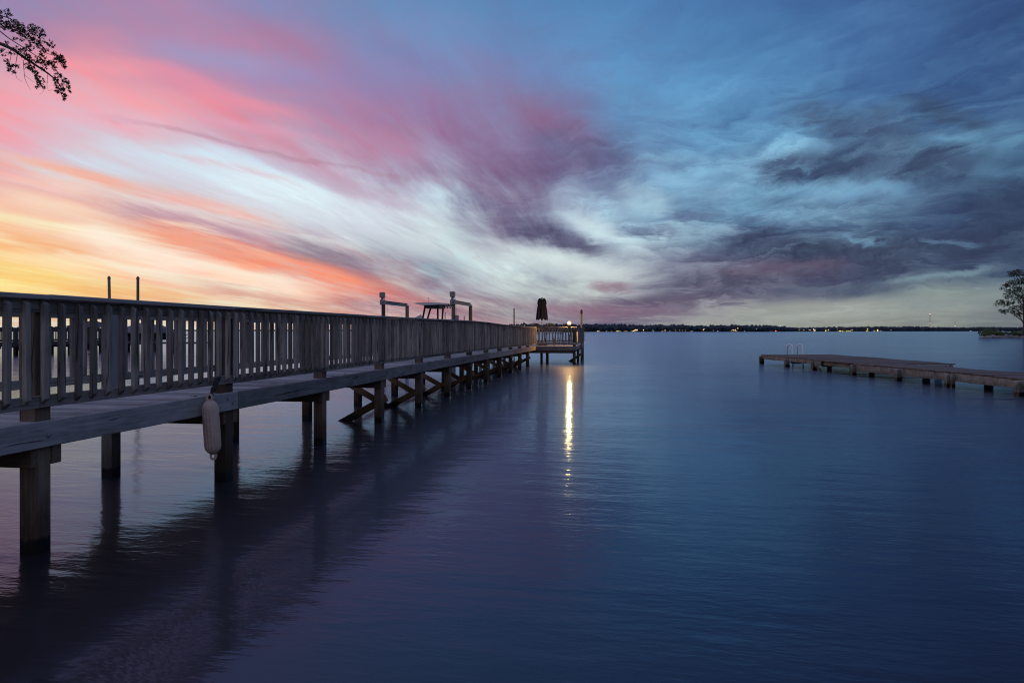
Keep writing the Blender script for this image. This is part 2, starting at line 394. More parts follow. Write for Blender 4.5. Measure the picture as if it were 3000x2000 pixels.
def leafmat(name, c1, c2, scale=1.0):
    m, t, b, out = mat(name)
    p = t.n('ShaderNodeNewGeometry').outputs['Position']
    f = t.noise(p, scale, 4.0, 0.6)
    t.put(b.inputs['Base Color'], t.ramp(f, [(0.35, c1), (0.65, c2)]))
    b.inputs['Roughness'].default_value = 0.7
    b.inputs['Specular IOR Level'].default_value = 0.2
    return m
M['leaf'] = leafmat('sweetgum_leaf', (0.020, 0.030, 0.014), (0.045, 0.060, 0.024), 3.0)
M['oak'] = leafmat('oak_leaf', (0.035, 0.045, 0.022), (0.085, 0.10, 0.045), 0.5)
M['shrub'] = leafmat('shrub_leaf', (0.07, 0.10, 0.035), (0.14, 0.18, 0.06), 0.6)
M['wood_far'] = leafmat('hazed_far_wood_foliage', (0.032, 0.046, 0.062), (0.062, 0.082, 0.098), 0.02)  # blue of distant air mixed into the foliage colour

def water_mat():
    m = bpy.data.materials.new('lake_water')
    m.use_nodes = True
    m.node_tree.nodes.clear()
    t = NT(m.node_tree)
    p = t.n('ShaderNodeNewGeometry').outputs['Position']
    x, y, z = t.sep(p)
    # small wind ripples, crests lying roughly across the pier, with calmer and rougher patches
    ca, sa = math.cos(R(-12)), math.sin(R(-12))
    u = t.m('ADD', t.m('MULTIPLY', x, ca), t.m('MULTIPLY', y, sa))
    v = t.m('SUBTRACT', t.m('MULTIPLY', y, ca), t.m('MULTIPLY', x, sa))
    n1 = t.noise(t.xyz(t.m('MULTIPLY', u, 4.0), t.m('MULTIPLY', v, 11.0), 0.0), 1.0, 4.0, 0.6, 0.0)
    n2 = t.noise(t.xyz(t.m('MULTIPLY', u, 1.1), t.m('MULTIPLY', v, 3.2), 4.0), 1.0, 4.0, 0.6, 0.0)
    n4 = t.noise(t.xyz(t.m('MULTIPLY', u, 0.25), t.m('MULTIPLY', v, 0.7), 6.0), 1.0, 2.0, 0.5, 0.3)
    n3 = t.noise(t.xyz(t.m('MULTIPLY', x, 0.012), t.m('MULTIPLY', y, 0.06), 8.0), 1.0, 3.0, 0.5)
    patch = t.rng(t.noise(t.xyz(t.m('MULTIPLY', x, 0.10), t.m('MULTIPLY', y, 0.22), 2.0), 1.0, 3.0, 0.5, 0.6), 0.32, 0.68, 0.55, 1.35)
    fine = t.m('MULTIPLY', t.m('ADD', t.m('MULTIPLY', n1, 0.0056), t.m('MULTIPLY', n2, 0.022)), patch)
    hgt = t.m('ADD', fine, t.m('MULTIPLY', n4, 0.035))
    bp = t.n('ShaderNodeBump')
    bp.inputs['Strength'].default_value = 1.0
    bp.inputs['Distance'].default_value = WAVE
    t.put(bp.inputs['Height'], hgt)
    fr = t.n('ShaderNodeFresnel'); fr.inputs['IOR'].default_value = 1.6
    t.put(fr.inputs['Normal'], bp.outputs[0])
    def lobe(rough, col):
        gl = t.n('ShaderNodeBsdfGlossy')
        gl.distribution = 'GGX'
        gl.inputs['Color'].default_value = col
        t.put(gl.inputs['Roughness'], rough)
        t.put(gl.inputs['Normal'], bp.outputs[0])
        return gl
    g1 = lobe(t.m('ADD', 0.055, t.m('MULTIPLY', n3, 0.08)), (0.50, 0.74, 1.0, 1))
    g2 = lobe(0.40, (0.78, 0.84, 1.0, 1))
    gm_ = t.n('ShaderNodeMixShader'); gm_.inputs[0].default_value = 0.26
    t.L.new(g1.outputs[0], gm_.inputs[1]); t.L.new(g2.outputs[0], gm_.inputs[2])
    df = t.n('ShaderNodeBsdfDiffuse')
    df.inputs['Color'].default_value = (0.017, 0.013, 0.017, 1)
    mx = t.n('ShaderNodeMixShader')
    t.put(mx.inputs[0], fr.outputs[0])
    t.L.new(df.outputs[0], mx.inputs[1]); t.L.new(gm_.outputs[0], mx.inputs[2])
    out = t.n('ShaderNodeOutputMaterial'); t.L.new(mx.outputs[0], out.inputs[0])
    return m
WAVE = 0.45
M['water'] = water_mat()

# ------------------------------------------------------------------ object helpers
def link(name, me, parent=None, m=None, loc=None, rot=None):
    o = bpy.data.objects.new(name, me)
    COL.objects.link(o)
    if m is not None and me is not None and not me.materials:
        me.materials.append(m)
    if parent is not None:
        o.parent = parent
    if loc is not None:
        o.location = loc
    if rot is not None:
        o.rotation_euler = rot
    return o

def tag(o, label=None, cat=None, group=None, kind=None):
    for k, v in (('label', label), ('category', cat), ('group', group), ('kind', kind)):
        if v:
            o[k] = v
    return o

def thing(name, label, cat, loc=(0, 0, 0), rotz=0.0, group=None):
    o = link(name, None, None, None, loc, (0, 0, rotz))
    o.empty_display_size = 0.2
    return tag(o, label, cat, group)

def fin(name, bm, m, parent=None, loc=None, rot=None, smooth=False):
    me = bpy.data.meshes.new(name)
    bm.normal_update()
    bm.to_mesh(me)
    bm.free()
    if smooth:
        for p in me.polygons:
            p.use_smooth = True
    return link(name, me, parent, m, loc, rot)

BOX = {}
def box_mesh(L, wd, ht, m, bev):
    k = (round(L, 2), round(wd, 4), round(ht, 4), m.name, bev)
    if k not in BOX:
        bm = bmesh.new()
        bmesh.ops.create_cube(bm, size=1.0, matrix=Matrix.Diagonal((L, wd, ht, 1)))
        if bev > 0:
            bmesh.ops.bevel(bm, geom=bm.edges[:], offset=bev, segments=1, affect='EDGES')
        me = bpy.data.meshes.new('timber')
        bm.to_mesh(me); bm.free()
        me.materials.append(m)
        BOX[k] = me
    return BOX[k]

def beam(name, parent, m, p0, p1, wd, ht, bev=0.004, up=(0, 0, 1), roll=0.0):
    """a straight timber from p0 to p1 (centre line); wd across, ht along up"""
    p0 = Vector(p0); p1 = Vector(p1)
    d = p1 - p0
    L = d.length
    xa = d.normalized()
    ua = Vector(up)
    if abs(xa.dot(ua)) > 0.95:
        ua = Vector((0, 1, 0))
    ya = ua.cross(xa).normalized()
    za = xa.cross(ya)
    mt = Matrix((xa, ya, za)).transposed().to_4x4()
    if roll:
        mt = mt @ Matrix.Rotation(roll, 4, 'X')
    mt.translation = (p0 + p1) / 2
    o = link(name, box_mesh(L, wd, ht, m, bev), parent)
    o.matrix_local = mt
    return o

def bbeam(bm, p0, p1, wd, ht, up=(0, 0, 1)):
    p0 = Vector(p0); p1 = Vector(p1)
    d = p1 - p0
    xa = d.normalized(); ua = Vector(up)
    if abs(xa.dot(ua)) > 0.95:
        ua = Vector((0, 1, 0))
    ya = ua.cross(xa).normalized(); za = xa.cross(ya)
    mt = Matrix((xa, ya, za)).transposed().to_4x4()
    mt.translation = (p0 + p1) / 2
    bmesh.ops.create_cube(bm, size=1.0, matrix=mt @ Matrix.Diagonal((d.length, wd, ht, 1)))

def tube(bm, pts, rad, n=8, caps=True):
    """swept tube through pts with radius per point"""
    pts = [Vector(p) for p in pts]
    if not isinstance(rad, (list, tuple)):
        rad = [rad] * len(pts)
    rings = []
    ref = None
    for i, p in enumerate(pts):
        a = pts[max(i - 1, 0)]; b = pts[min(i + 1, len(pts) - 1)]
        d = (b - a).normalized()
        if ref is None or abs(ref.dot(d)) > 0.98:
            ref = Vector((0, 0, 1)) if abs(d.z) < 0.9 else Vector((1, 0, 0))
        xa = ref.cross(d).normalized()
        ya = d.cross(xa)
        ref = ya
        rings.append([bm.verts.new(p + (xa * math.cos(2 * math.pi * k / n) + ya * math.sin(2 * math.pi * k / n)) * rad[i]) for k in range(n)])
    for r0, r1 in zip(rings, rings[1:]):
        for k in range(n):
            bm.faces.new((r0[k], r0[(k + 1) % n], r1[(k + 1) % n], r1[k]))
    if caps:
        bm.faces.new(rings[0][::-1]); bm.faces.new(rings[-1])

def lathe(bm, prof, n=16, ribs=0, amp=0.0):
    rings = []
    for r, z in prof:
        ring = []
        for k in range(n):
            a = 2 * math.pi * k / n
            rr = r * (1 + amp * math.cos(ribs * a)) if ribs else r
            ring.append(bm.verts.new((rr * math.cos(a), rr * math.sin(a), z)))
        rings.append(ring)
    for r0, r1 in zip(rings, rings[1:]):
        for k in range(n):
            bm.faces.new((r0[k], r0[(k + 1) % n], r1[(k + 1) % n], r1[k]))
    bm.faces.new(rings[0][::-1]); bm.faces.new(rings[-1])

class Acc:
    """plain vertex and face lists, quick to grow"""
    def __init__(self):
        self.v = []; self.f = []
    def build(self, name, m, parent=None):
        me = bpy.data.meshes.new(name)
        me.from_pydata(self.v, [], self.f)
        me.update()
        return link(name, me, parent, m)
ICO = {}
def ico(sub):
    if sub not in ICO:
        b = bmesh.new()
        bmesh.ops.create_icosphere(b, subdivisions=sub, radius=1.0)
        b.verts.index_update()
        ICO[sub] = ([tuple(v.co) for v in b.verts], [tuple(v.index for v in f.verts) for f in b.faces])
        b.free()
    return ICO[sub]
def ball(bm, c, r, sub=1, jit=0.0, sq=(1, 1, 1)):
    if isinstance(bm, Acc):
        vs, fs = ico(sub)
        n0 = len(bm.v)
        for x, y, z in vs:
            k = r * (1 + random.uniform(-jit, jit))
            bm.v.append((c[0] + x * sq[0] * k, c[1] + y * sq[1] * k, c[2] + z * sq[2] * k))
        bm.f.extend(tuple(n0 + i for i in f) for f in fs)
        return
    ret = bmesh.ops.create_icosphere(bm, subdivisions=sub, radius=1.0)
    for v in ret['verts']:
        k = 1 + random.uniform(-jit, jit)
        v.co = Vector((v.co.x * r * sq[0] * k, v.co.y * r * sq[1] * k, v.co.z * r * sq[2] * k)) + Vector(c)

def at(px, Y, py=None, z=None):
    """world point seen at photograph column px at depth Y"""
    x = (px - 1500.0) / F * Y
    if z is None:
        z = H + (HOR - py) / F * Y
    return Vector((x, Y, z))

# ------------------------------------------------------------------ water
bm = bmesh.new()
bmesh.ops.create_grid(bm, x_segments=1, y_segments=1, size=1.0, matrix=Matrix.Translation((0, 3900, 0)) @ Matrix.Diagonal((9000, 4000, 1, 1)))
tag(fin('water', bm, M['water']), kind='structure')

# ------------------------------------------------------------------ the pier
TH = math.atan(0.162)
pier = thing('pier', 'long weathered timber walkway pier with slatted railings leading to a lamplit platform', 'pier', (0, 0, 0), -TH)
def PW(t, s, z):
    return Vector((t * math.cos(TH) + s * math.sin(TH), -t * math.sin(TH) + s * math.cos(TH), z))
def interp(x, tab):
    if x <= tab[0][0]:
        return tab[0][1]
    for (a, va), (b, vb) in zip(tab, tab[1:]):
        if x <= b:
            return va + (vb - va) * (x - a) / (b - a)
    return tab[-1][1]
S0, DS = 4.41, 2.44
DECK = [(2, 0.985), (4.4, 0.983), (9, 0.965), (14, 0.962), (19, 0.955), (24, 0.935), (29, 0.90), (33.7, 0.888), (41, 0.888)]
CAPT = [(2, 1.925), (7, 1.917), (12, 1.915), (16.5, 1.935), (19.2, 1.940), (21.5, 1.925), (24, 1.885), (26.6, 1.855), (33.7, 1.835), (41, 1.835)]
def zd(s): return interp(s, DECK)
def zc(s): return interp(s, CAPT)
TR, TL = -4.273, -5.80          # outer faces of the near and far posts
PS = 0.14
S_END = 33.70
bents = [S0 + DS * k for k in range(-1, 12)]
# posts
for k, s in enumerate(bents):
    j = random.uniform(-0.006, 0.006)
    beam('post', pier, M['pile'], (TR - PS / 2, s + PS / 2, -1.6), (TR - PS / 2 + j * 0.3, s + PS / 2 + j, zc(s) - 0.040), PS, PS, 0.006, up=(0, 1, 0))
    far = beam('post', pier, M['pale'] if k == 2 else M['pile'], (TL + PS / 2, s + PS / 2, -1.6), (TL + PS / 2, s + PS / 2 - j, zc(s) - 0.040), PS, PS, 0.006, up=(0, 1, 0))
    if k == 2:
        far['label'] = 'paler grey post of the far railing'
    z0 = zd(s) - 0.197
    beam('cap_beam', pier, M['pile'], (TL - 0.10, s - 0.022, z0 - 0.07), (TR + 0.004, s - 0.022, z0 - 0.07), 0.042, 0.14)
    beam('cap_beam', pier, M['pile'], (TL - 0.10, s + PS + 0.046, z0 - 0.07), (TR + 0.004, s + PS + 0.046, z0 - 0.07), 0.088, 0.14)
    # cross braces in the plane of the bent
    if k >= 4:
        tm = (TR - PS / 2 + TL + PS / 2) / 2
        hw = abs(TR - TL) / 2 + 0.04
        beam('brace', pier, M['brace'], (tm - hw, s + PS + 0.02, -0.44), (tm + hw, s + PS + 0.02, 0.44), 0.038, 0.13)
        if k >= 5:
            beam('brace', pier, M['brace'], (tm - hw, s - 0.022, 0.46), (tm + hw, s - 0.022, -0.42), 0.038, 0.13)
# rim boards, stringers, rails, caps in bays
edges = [2.6] + bents[1:] + [S_END]
rims = [1.2, bents[2] + 0.19, bents[4] + 0.15, bents[6] + 0.1, bents[8] + 0.12, bents[10] + 0.1, S_END]
for a, b in zip(rims, rims[1:]):
    g = 0.003
    for tt in (TR + 0.019, TL - 0.019):
        jj = random.uniform(-0.004, 0.004)
        beam('rim_board', pier, M['rim'], (tt, a + g, zd(a) - 0.095), (tt, b - g, zd(b) - 0.095 + jj), 0.038, 0.196, 0.006)
for a, b in zip(edges, edges[1:]):
    g = 0.003
    for tt, sd in ((TR + 0.019, 1), (TL - 0.019, -1)):
        jj = random.uniform(-0.003, 0.003)
        beam('top_rail', pier, M['rail'], (tt, a + g, zc(a) - 0.087), (tt, b - g, zc(b) - 0.087 + jj), 0.038, 0.09)
        beam('bottom_rail', pier, M['rail'], (tt, a + g, zd(a) + 0.147), (tt, b - g, zd(b) + 0.147 + jj), 0.038, 0.09)
    beam('stringer', pier, M['rim'], (-5.03, a, zd(a) - 0.135), (-5.03, b, zd(b) - 0.135), 0.04, 0.19)
cb = [2.6, bents[1] + 0.05, bents[2] + 0.06, bents[3] + 0.07, bents[4] - 0.9, bents[5], bents[6] + 0.1, bents[7], bents[8], bents[9] + 0.1, bents[10], bents[11], S_END + 0.05]
for a, b in zip(cb, cb[1:]):
    for tt in (TR + 0.000, TL - 0.000):
        jz = random.uniform(-0.004, 0.004); jt = random.uniform(-0.006, 0.006)
        beam('rail_cap', pier, M['cap'], (tt + jt, a + 0.003, zc(a) - 0.019 + jz), (tt - jt, b - 0.003, zc(b) - 0.019 + jz * random.uniform(-1, 1)), 0.165, 0.038, 0.006)
# deck boards
s = 2.6
while s < S_END - 0.1:
    zt = zd(s + 0.07)
    beam('deck_board', pier, M['deck'], (TL - 0.0, s + 0.07, zt - 0.019 + random.uniform(-0.002, 0.002)), (TR - 0.003, s + 0.07, zt - 0.019 + random.uniform(-0.003, 0.003)), 0.136, 0.038, 0.005)
    s += 0.147
# bolts on the near rim
bm = bmesh.new(); lathe(bm, [(0.016, 0), (0.016, 0.006), (0.011, 0.012)], 8)
me_bolt = bpy.data.meshes.new('bolt'); bm.to_mesh(me_bolt); bm.free(); me_bolt.materials.append(M['metal'])
for s in bents[1:6]:
    for ds, dz in ((0.07, -0.11), (-0.02, -0.06)) if s > 6 else ((0.07, -0.11),):
        link('bolt', me_bolt, pier, None, (TR + 0.038, s + ds, zd(s) + dz), (0, R(90), 0))

# balusters: bevelled at both ends, long face against the rails
def baluster_mesh(hl, sgn, m=M['rail']):
    key = ('bal', round(hl, 2), sgn)
    if key not in BOX:
        hl = round(hl, 2)
        wd, th, bv = 0.042, 0.041, 0.038
        # local x = up (grain), y = along rail, z = outward
        prof = [(0, 0), (hl, 0), (hl - bv, th), (bv, th)]
        bm = bmesh.new()
        a = [bm.verts.new((x, -wd / 2, z * sgn)) for x, z in prof]
        b = [bm.verts.new((x, wd / 2, z * sgn)) for x, z in prof]
        bm.faces.new(a); bm.faces.new(b[::-1])
        for i in range(4):
            bm.faces.new((a[i], b[i], b[(i + 1) % 4], a[(i + 1) % 4]))
        bmesh.ops.recalc_face_normals(bm, faces=bm.faces[:])
        bmesh.ops.bevel(bm, geom=[e for e in bm.edges], offset=0.0025, segments=1, affect='EDGES')
        me = bpy.data.meshes.new('baluster'); bm.to_mesh(me); bm.free()
        me.materials.append(m)
        BOX[key] = me
    return BOX[key]
def put_baluster(base, along, out, hl):
    """base: inner lower corner centre in pier space; along, out: unit vectors"""
    o = link('baluster', baluster_mesh(hl, 1), pier)
    xa = Vector((0, 0, 1)); za = Vector(out); ya = za.cross(xa)
    mt = Matrix((xa, ya, za)).transposed().to_4x4()
    mt = mt @ Matrix.Rotation(random.uniform(-0.012, 0.012), 4, 'Z')
    mt.translation = Vector(base)
    o.matrix_local = mt
    return o
stuff_bal = bmesh.new()
def stuff_baluster(base, out, hl):
    b = Vector(base); o = Vector(out) * 0.019
    bbeam(stuff_bal, b + o, b + o + Vector((0, 0, hl)), 0.038, 0.038, up=(0, 1, 0))
n_far = 0
s = 4.25 - 0.1575 * 7
while s < S_END - 0.05:
    hl = (zc(s) - 0.045) - (zd(s) + 0.125)
    put_baluster((TR + 0.038, s + 0.019 + random.uniform(-0.004, 0.004), zd(s) + 0.125 + random.uniform(-0.006, 0.006)), (0, 1, 0), (1, 0, 0), hl)
    f = (TL - 0.038, s + 0.06, zd(s) + 0.125)
    if n_far < 50:
        put_baluster(f, (0, 1, 0), (-1, 0, 0), hl); n_far += 1
    else:
        stuff_baluster(f, (-1, 0, 0), hl)
    s += 0.1575

# ---- platform at the pier's end
PL, PR, PN, PF = -7.30, -2.29, S_END, 41.0
ZD, ZC = 0.888, 1.835
s = PN + 0.075
while s < PF:
    z = ZD - 0.019 + random.uniform(-0.002, 0.002)
    beam('deck_board', pier, M['deck'], (PL + 0.04, s, z), (PR - 0.04, s, z), 0.139, 0.038, 0.004)
    s += 0.146
for (a, b) in (((TR + 0.04, PN), (PR, PN)), ((PL, PN), (TL - 0.04, PN)), ((PR - 0.019, PN + 0.02), (PR - 0.019, PF)), ((PL + 0.019, PN + 0.02), (PL + 0.019, PF)), ((PL, PF + 0.019), (PR, PF + 0.019))):
    beam('rim_board', pier, M['rim'], (a[0], a[1], ZD - 0.097), (b[0], b[1], ZD - 0.097), 0.038, 0.196, 0.005)
for sc in (PN + 0.06, 37.3, PF - 0.06):
    beam('cap_beam', pier, M['pile'], (PL + 0.05, sc, ZD - 0.27), (PR - 0.02, sc, ZD - 0.27), 0.09, 0.145)
for (t, s) in ((-2.36, PN + 0.03), (-2.40, 37.3), (-2.36, PF - 0.1), (-4.1, 37.42), (-4.83, PF - 0.1), (-7.1, PN + 0.1), (-7.1, 37.42), (-7.1, PF - 0.1)):
    up_to = ZC - 0.04 if t in (-2.36, -7.1) else ZD - 0.2
    beam('post', pier, M['pile'], (t, s + 0.07, -1.6), (t, s + 0.07, up_to), PS, PS, 0.006, up=(0, 1, 0))
beam('brace', pier, M['brace'], (-3.4, 37.22, -0.4), (-2.2, 37.22, 0.42), 0.038, 0.13)
def platform_rail(a, b, out, solo):
    a = Vector((a[0], a[1], 0)); b = Vector((b[0], b[1], 0))
    o = Vector((out[0], out[1], 0)); d = (b - a).normalized()
    for nm, z, h_, m_ in (('top_rail', ZC - 0.085, 0.09, M['rail']), ('bottom_rail', ZD + 0.147, 0.09, M['rail'])):
        beam(nm, pier, m_, a - o * 0.02 + Vector((0, 0, z)), b - o * 0.02 + Vector((0, 0, z)), 0.038, h_)
    beam('rail_cap', pier, M['cap'], a - o * 0.03 + Vector((0, 0, ZC - 0.019)), b - o * 0.03 + Vector((0, 0, ZC - 0.019)), 0.165, 0.038, 0.006)
    L = (b - a).length
    x = 0.08
    while x < L - 0.04:
        p = a + d * x + Vector((0, 0, ZD + 0.125))
        if solo:
            put_baluster(p, d, o, ZC - 0.045 - ZD - 0.125)
        else:
            stuff_baluster(p, o, ZC - 0.045 - ZD - 0.125)
        x += 0.16
platform_rail((TR + 0.12, PN), (PR, PN), (0, -1), True)
platform_rail((PR, PN + 0.08), (PR, PF), (1, 0), True)
platform_rail((PL, PN), (TL - 0.12, PN), (0, -1), False)
platform_rail((PL, PF), (PR, PF), (0, 1), False)
tag(fin('baluster_row', stuff_bal, M['rail'], pier), kind='stuff')

# ------------------------------------------------------------------ lamp on the platform railing
lp = PW(-2.60, PN - 0.02, ZC)
lamp = thing('rail_lamp', 'lit warm lamp on the railing at the platform corner', 'lamp', lp)
bm = bmesh.new(); lathe(bm, [(0.05, 0.0), (0.05, 0.015), (0.016, 0.03), (0.016, 0.10), (0.045, 0.115)], 12)
fin('lamp_base', bm, M['black'], lamp)
bm = bmesh.new(); ball(bm, (0, 0, 0.20), 0.045, 3)
fin('bulb', bm, M['bulb'], lamp, smooth=True)
gmat = bpy.data.materials.new('amber_halo_shell')  # added shell with its own glow, imitates a warm halo round the bulb
gmat.use_nodes = True
gmat.node_tree.nodes.clear()
gt = NT(gmat.node_tree)
g_tr = gt.n('ShaderNodeBsdfTransparent'); g_em = gt.n('ShaderNodeEmission')
g_em.inputs[0].default_value = (1.0, 0.42, 0.10, 1); g_em.inputs[1].default_value = 1.7
g_mx = gt.n('ShaderNodeMixShader'); g_mx.inputs[0].default_value = 0.32
gt.L.new(g_tr.outputs[0], g_mx.inputs[1]); gt.L.new(g_em.outputs[0], g_mx.inputs[2])
g_o = gt.n('ShaderNodeOutputMaterial'); gt.L.new(g_mx.outputs[0], g_o.inputs[0])
gmat.cycles.emission_sampling = 'NONE'
bm = bmesh.new(); ball(bm, (0, 0, 0.20), 0.115, 3)
fin('glow_ball', bm, gmat, lamp, smooth=True)

# ------------------------------------------------------------------ boat fender
fp = at(613, 6.93, 1150)
fender = thing('boat_fender', 'faded ribbed vinyl boat fender hanging from a dark rope on the pier railing', 'fender', fp, 0.35)
fender.rotation_euler = (R(0), R(-3.5), 0.35)
L0 = 0.08
bm = bmesh.new()
prof = [(0.030, -L0), (0.054, -L0 - 0.022), (0.072, -L0 - 0.05), (0.078, -L0 - 0.085), (0.079, -L0 - 0.28), (0.078, -L0 - 0.46), (0.072, -L0 - 0.495), (0.054, -L0 - 0.522), (0.030, -L0 - 0.54)]
lathe(bm, prof[::-1], 96, 16, 0.03)
fin('body', bm, M['fender'], fender, smooth=True)
def eye(zs, sg):
    bm = bmesh.new()
    n = 20
    o_, i_ = [], []
    for k in range(n):
        a = 2 * math.pi * k / n
        o_.append((0.036 * math.cos(a), 0.042 * math.sin(a)))
        i_.append((0.015 * math.cos(a), 0.020 * math.sin(a) + 0.004 * sg))
    for yy in (-0.016, 0.016):
        vo = [bm.verts.new((x, yy, zs + z)) for x, z in o_]
        vi = [bm.verts.new((x, yy, zs + z)) for x, z in i_]
        for k in range(n):
            bm.faces.new((vo[k], vo[(k + 1) % n], vi[(k + 1) % n], vi[k]))
        if yy < 0:
            vo0, vi0 = vo, vi
    for k in range(n):
        bm.faces.new((vo0[k], vo0[(k + 1) % n], vo[(k + 1) % n], vo[k]))
        bm.faces.new((vi0[k], vi0[(k + 1) % n], vi[(k + 1) % n], vi[k]))
    bmesh.ops.recalc_face_normals(bm, faces=bm.faces[:])
    fin('eyelet', bm, M['fender'], fender)
eye(-L0 + 0.030, 1); eye(-L0 - 0.565, -1)
rt = PW(TR + 0.05, 6.66, zd(6.6) + 0.21)
mi = Matrix.Translation(fp) @ fender.rotation_euler.to_matrix().to_4x4()
q = mi.inverted() @ rt
bm = bmesh.new()
pts = [Vector((0, 0, -0.055)) + (q - Vector((0, 0, -0.055))) * f_ + Vector((0.006 * math.sin(f_ * 15), 0, 0)) for f_ in [i / 8 for i in range(9)]]
tube(bm, pts, [0.014, 0.024, 0.015, 0.027, 0.018, 0.026, 0.016, 0.022, 0.014], 7)
for f_ in (0.3, 0.55, 0.8):
    ball(bm, Vector((0, 0, -0.055)) + (q - Vector((0, 0, -0.055))) * f_, 0.022, 1, 0.25)
fin('rope', bm, M['rope'], fender)

# dry leaves lying on the walkway
def dry_leaf(t, s, dz, label, r=0.035):
    bm = bmesh.new()
    n = 9
    c = bm.verts.new((0, 0, 0.012))
    ring = [bm.verts.new((r * (1.3 if k % 2 else 0.7) * math.cos(2 * math.pi * k / n), 0.8 * r * (1.3 if k % 2 else 0.7) * math.sin(2 * math.pi * k / n), 0.004 + 0.012 * random.random())) for k in range(n)]
    for k in range(n):
        bm.faces.new((c, ring[k], ring[(k + 1) % n]))
    o = fin('dry_leaf', bm, M['leafdry'], None, PW(t, s, zd(s) + dz), (0, 0, random.random() * 6))
    tag(o, label, 'leaf', 'dry leaves on the pier')
dry_leaf(-4.36, 8.05, 0.004, 'crumpled dry leaf on the deck midway between the second and third railing posts', 0.045)
dry_leaf(-4.33, 10.25, 0.004, 'small dry leaf on the deck just past the third railing post', 0.035)
dry_leaf(-4.30, 6.33, 0.004, 'small dry leaf on the deck edge left of the fender')

# ------------------------------------------------------------------ round poles standing in the water
def pole(px, Y, ytop, r, label, tilt=0.0, cap=False, name='mooring_pole', m=None):
    b = at(px, Y, z=0); top = at(px, Y, ytop).z
    root = thing(name, label, 'pole', b)
    bm = bmesh.new()
    tube(bm, [(0, 0, -1.5), (tilt * top * 0.5, 0, top * 0.5), (tilt * top, 0, top)], [r * 1.06, r * 1.02, r * 0.96], 12)
    o = fin('shaft', bm, m or M['pole'], root, smooth=False)
    bm = bmesh.new()
    lathe(bm, [(r * 1.08, 0), (r * 1.08, 0.05), (r * 0.5, 0.09)] if not cap else [(r * 0.8, -0.05), (r * 1.25, 0.0), (r * 1.25, 0.12), (r * 0.6, 0.2)], 12)
    fin('pole_cap', bm, M['black'] if cap else M['pole'], root, (tilt * top, 0, top - 0.012))
    return root
pole(325, 21, 816, 0.042, 'left of the two tall thin poles rising behind the near end of the pier railing', -0.018)
pole(404, 21, 817, 0.042, 'right of the two tall thin poles rising behind the near end of the pier railing')
pole(1506, 45, 906, 0.042, 'thin pole behind the pier railing between the boat lift and the umbrella')
pole(1304, 52, 917, 0.035, 'short pole seen between the boat top and the right hand lift piling')
pole(1360, 52, 928, 0.035, 'lowest short pole seen under the right hand lift beam')
pole(1703.5, 37.2, 917, 0.052, 'lamplit dark capped pole at the right corner of the platform', 0.0, True)

# ------------------------------------------------------------------ patio furniture on the platform
def PO(t, s):
    return PW(t, s, ZD)
up_ = PO(-4.2, 35.8)
table = thing('patio_table', 'round counter height patio table under the closed umbrella', 'table', up_)
bm = bmesh.new(); lathe(bm, [(0.50, 0.885), (0.52, 0.89), (0.52, 0.915), (0.50, 0.92)], 28); fin('tabletop', bm, M['black'], table)
for k in range(4):
    a = R(45 + 90 * k)
    bm = bmesh.new(); tube(bm, [(0.14 * math.cos(a), 0.14 * math.sin(a), 0.885), (0.18 * math.cos(a), 0.18 * math.sin(a), 0.4), (0.38 * math.cos(a), 0.38 * math.sin(a), 0.0)], 0.016, 8); fin('leg', bm, M['black'], table)
umb = thing('patio_umbrella', 'closed navy patio umbrella standing above the railing of the platform', 'umbrella', up_)
bm = bmesh.new(); tube(bm, [(0, 0, 0.0), (0, 0, 2.42)], 0.02, 10); fin('pole', bm, M['pole'], umb)
bm = bmesh.new(); lathe(bm, [(0.24, 0), (0.24, 0.05), (0.05, 0.09), (0.04, 0.25)], 18); fin('base', bm, M['black'], umb)
def canopy():
    bm = bmesh.new()
    n = 48; ribs = 8
    prof = [(0.30, 1.36), (0.31, 1.44), (0.295, 1.62), (0.27, 1.85), (0.235, 2.08), (0.215, 2.2), (0.215, 2.24)]
    rings = []
    for i, (r, z) in enumerate(prof):
        ring = []
        for k in range(n):
            a = 2 * math.pi * k / n
            f = math.cos(ribs * a + i * 0.12)
            rr = r * (0.80 + 0.22 * f)
            zz_ = z - (0.045 * f if i == 0 else 0)
            ring.append(bm.verts.new((rr * math.cos(a), rr * math.sin(a), zz_)))
        rings.append(ring)
    for r0, r1 in zip(rings, rings[1:]):
        for k in range(n):
            bm.faces.new((r0[k], r0[(k + 1) % n], r1[(k + 1) % n], r1[k]))
    return bm, n, ribs
bm, n, ribs = canopy()
fin('canopy', bm, M['canvas'], umb, smooth=True)
bm = bmesh.new()
n = 48
rings = []
for r, z in ((0.245, 2.16), (0.235, 2.24), (0.20, 2.36), (0.14, 2.44), (0.05, 2.40)):
    rings.append([bm.verts.new((r * (0.82 + 0.2 * math.cos(8 * 2 * math.pi * k / n)) * math.cos(2 * math.pi * k / n), r * (0.82 + 0.2 * math.cos(8 * 2 * math.pi * k / n)) * math.sin(2 * math.pi * k / n), z + (0.05 * math.cos(8 * 2 * math.pi * k / n) if 2.2 < z < 2.45 else 0))) for k in range(n)])
for r0, r1 in zip(rings, rings[1:]):
    for k in range(n):
        bm.faces.new((r0[k], r0[(k + 1) % n], r1[(k + 1) % n], r1[k]))
bm.faces.new(rings[-1])
fin('vent_flap', bm, M['canvas'], umb, smooth=True)
bm = bmesh.new(); lathe(bm, [(0.015, 2.40), (0.02, 2.47), (0.06, 2.495), (0.06, 2.505), (0.01, 2.52)], 10); fin('finial', bm, M['black'], umb)

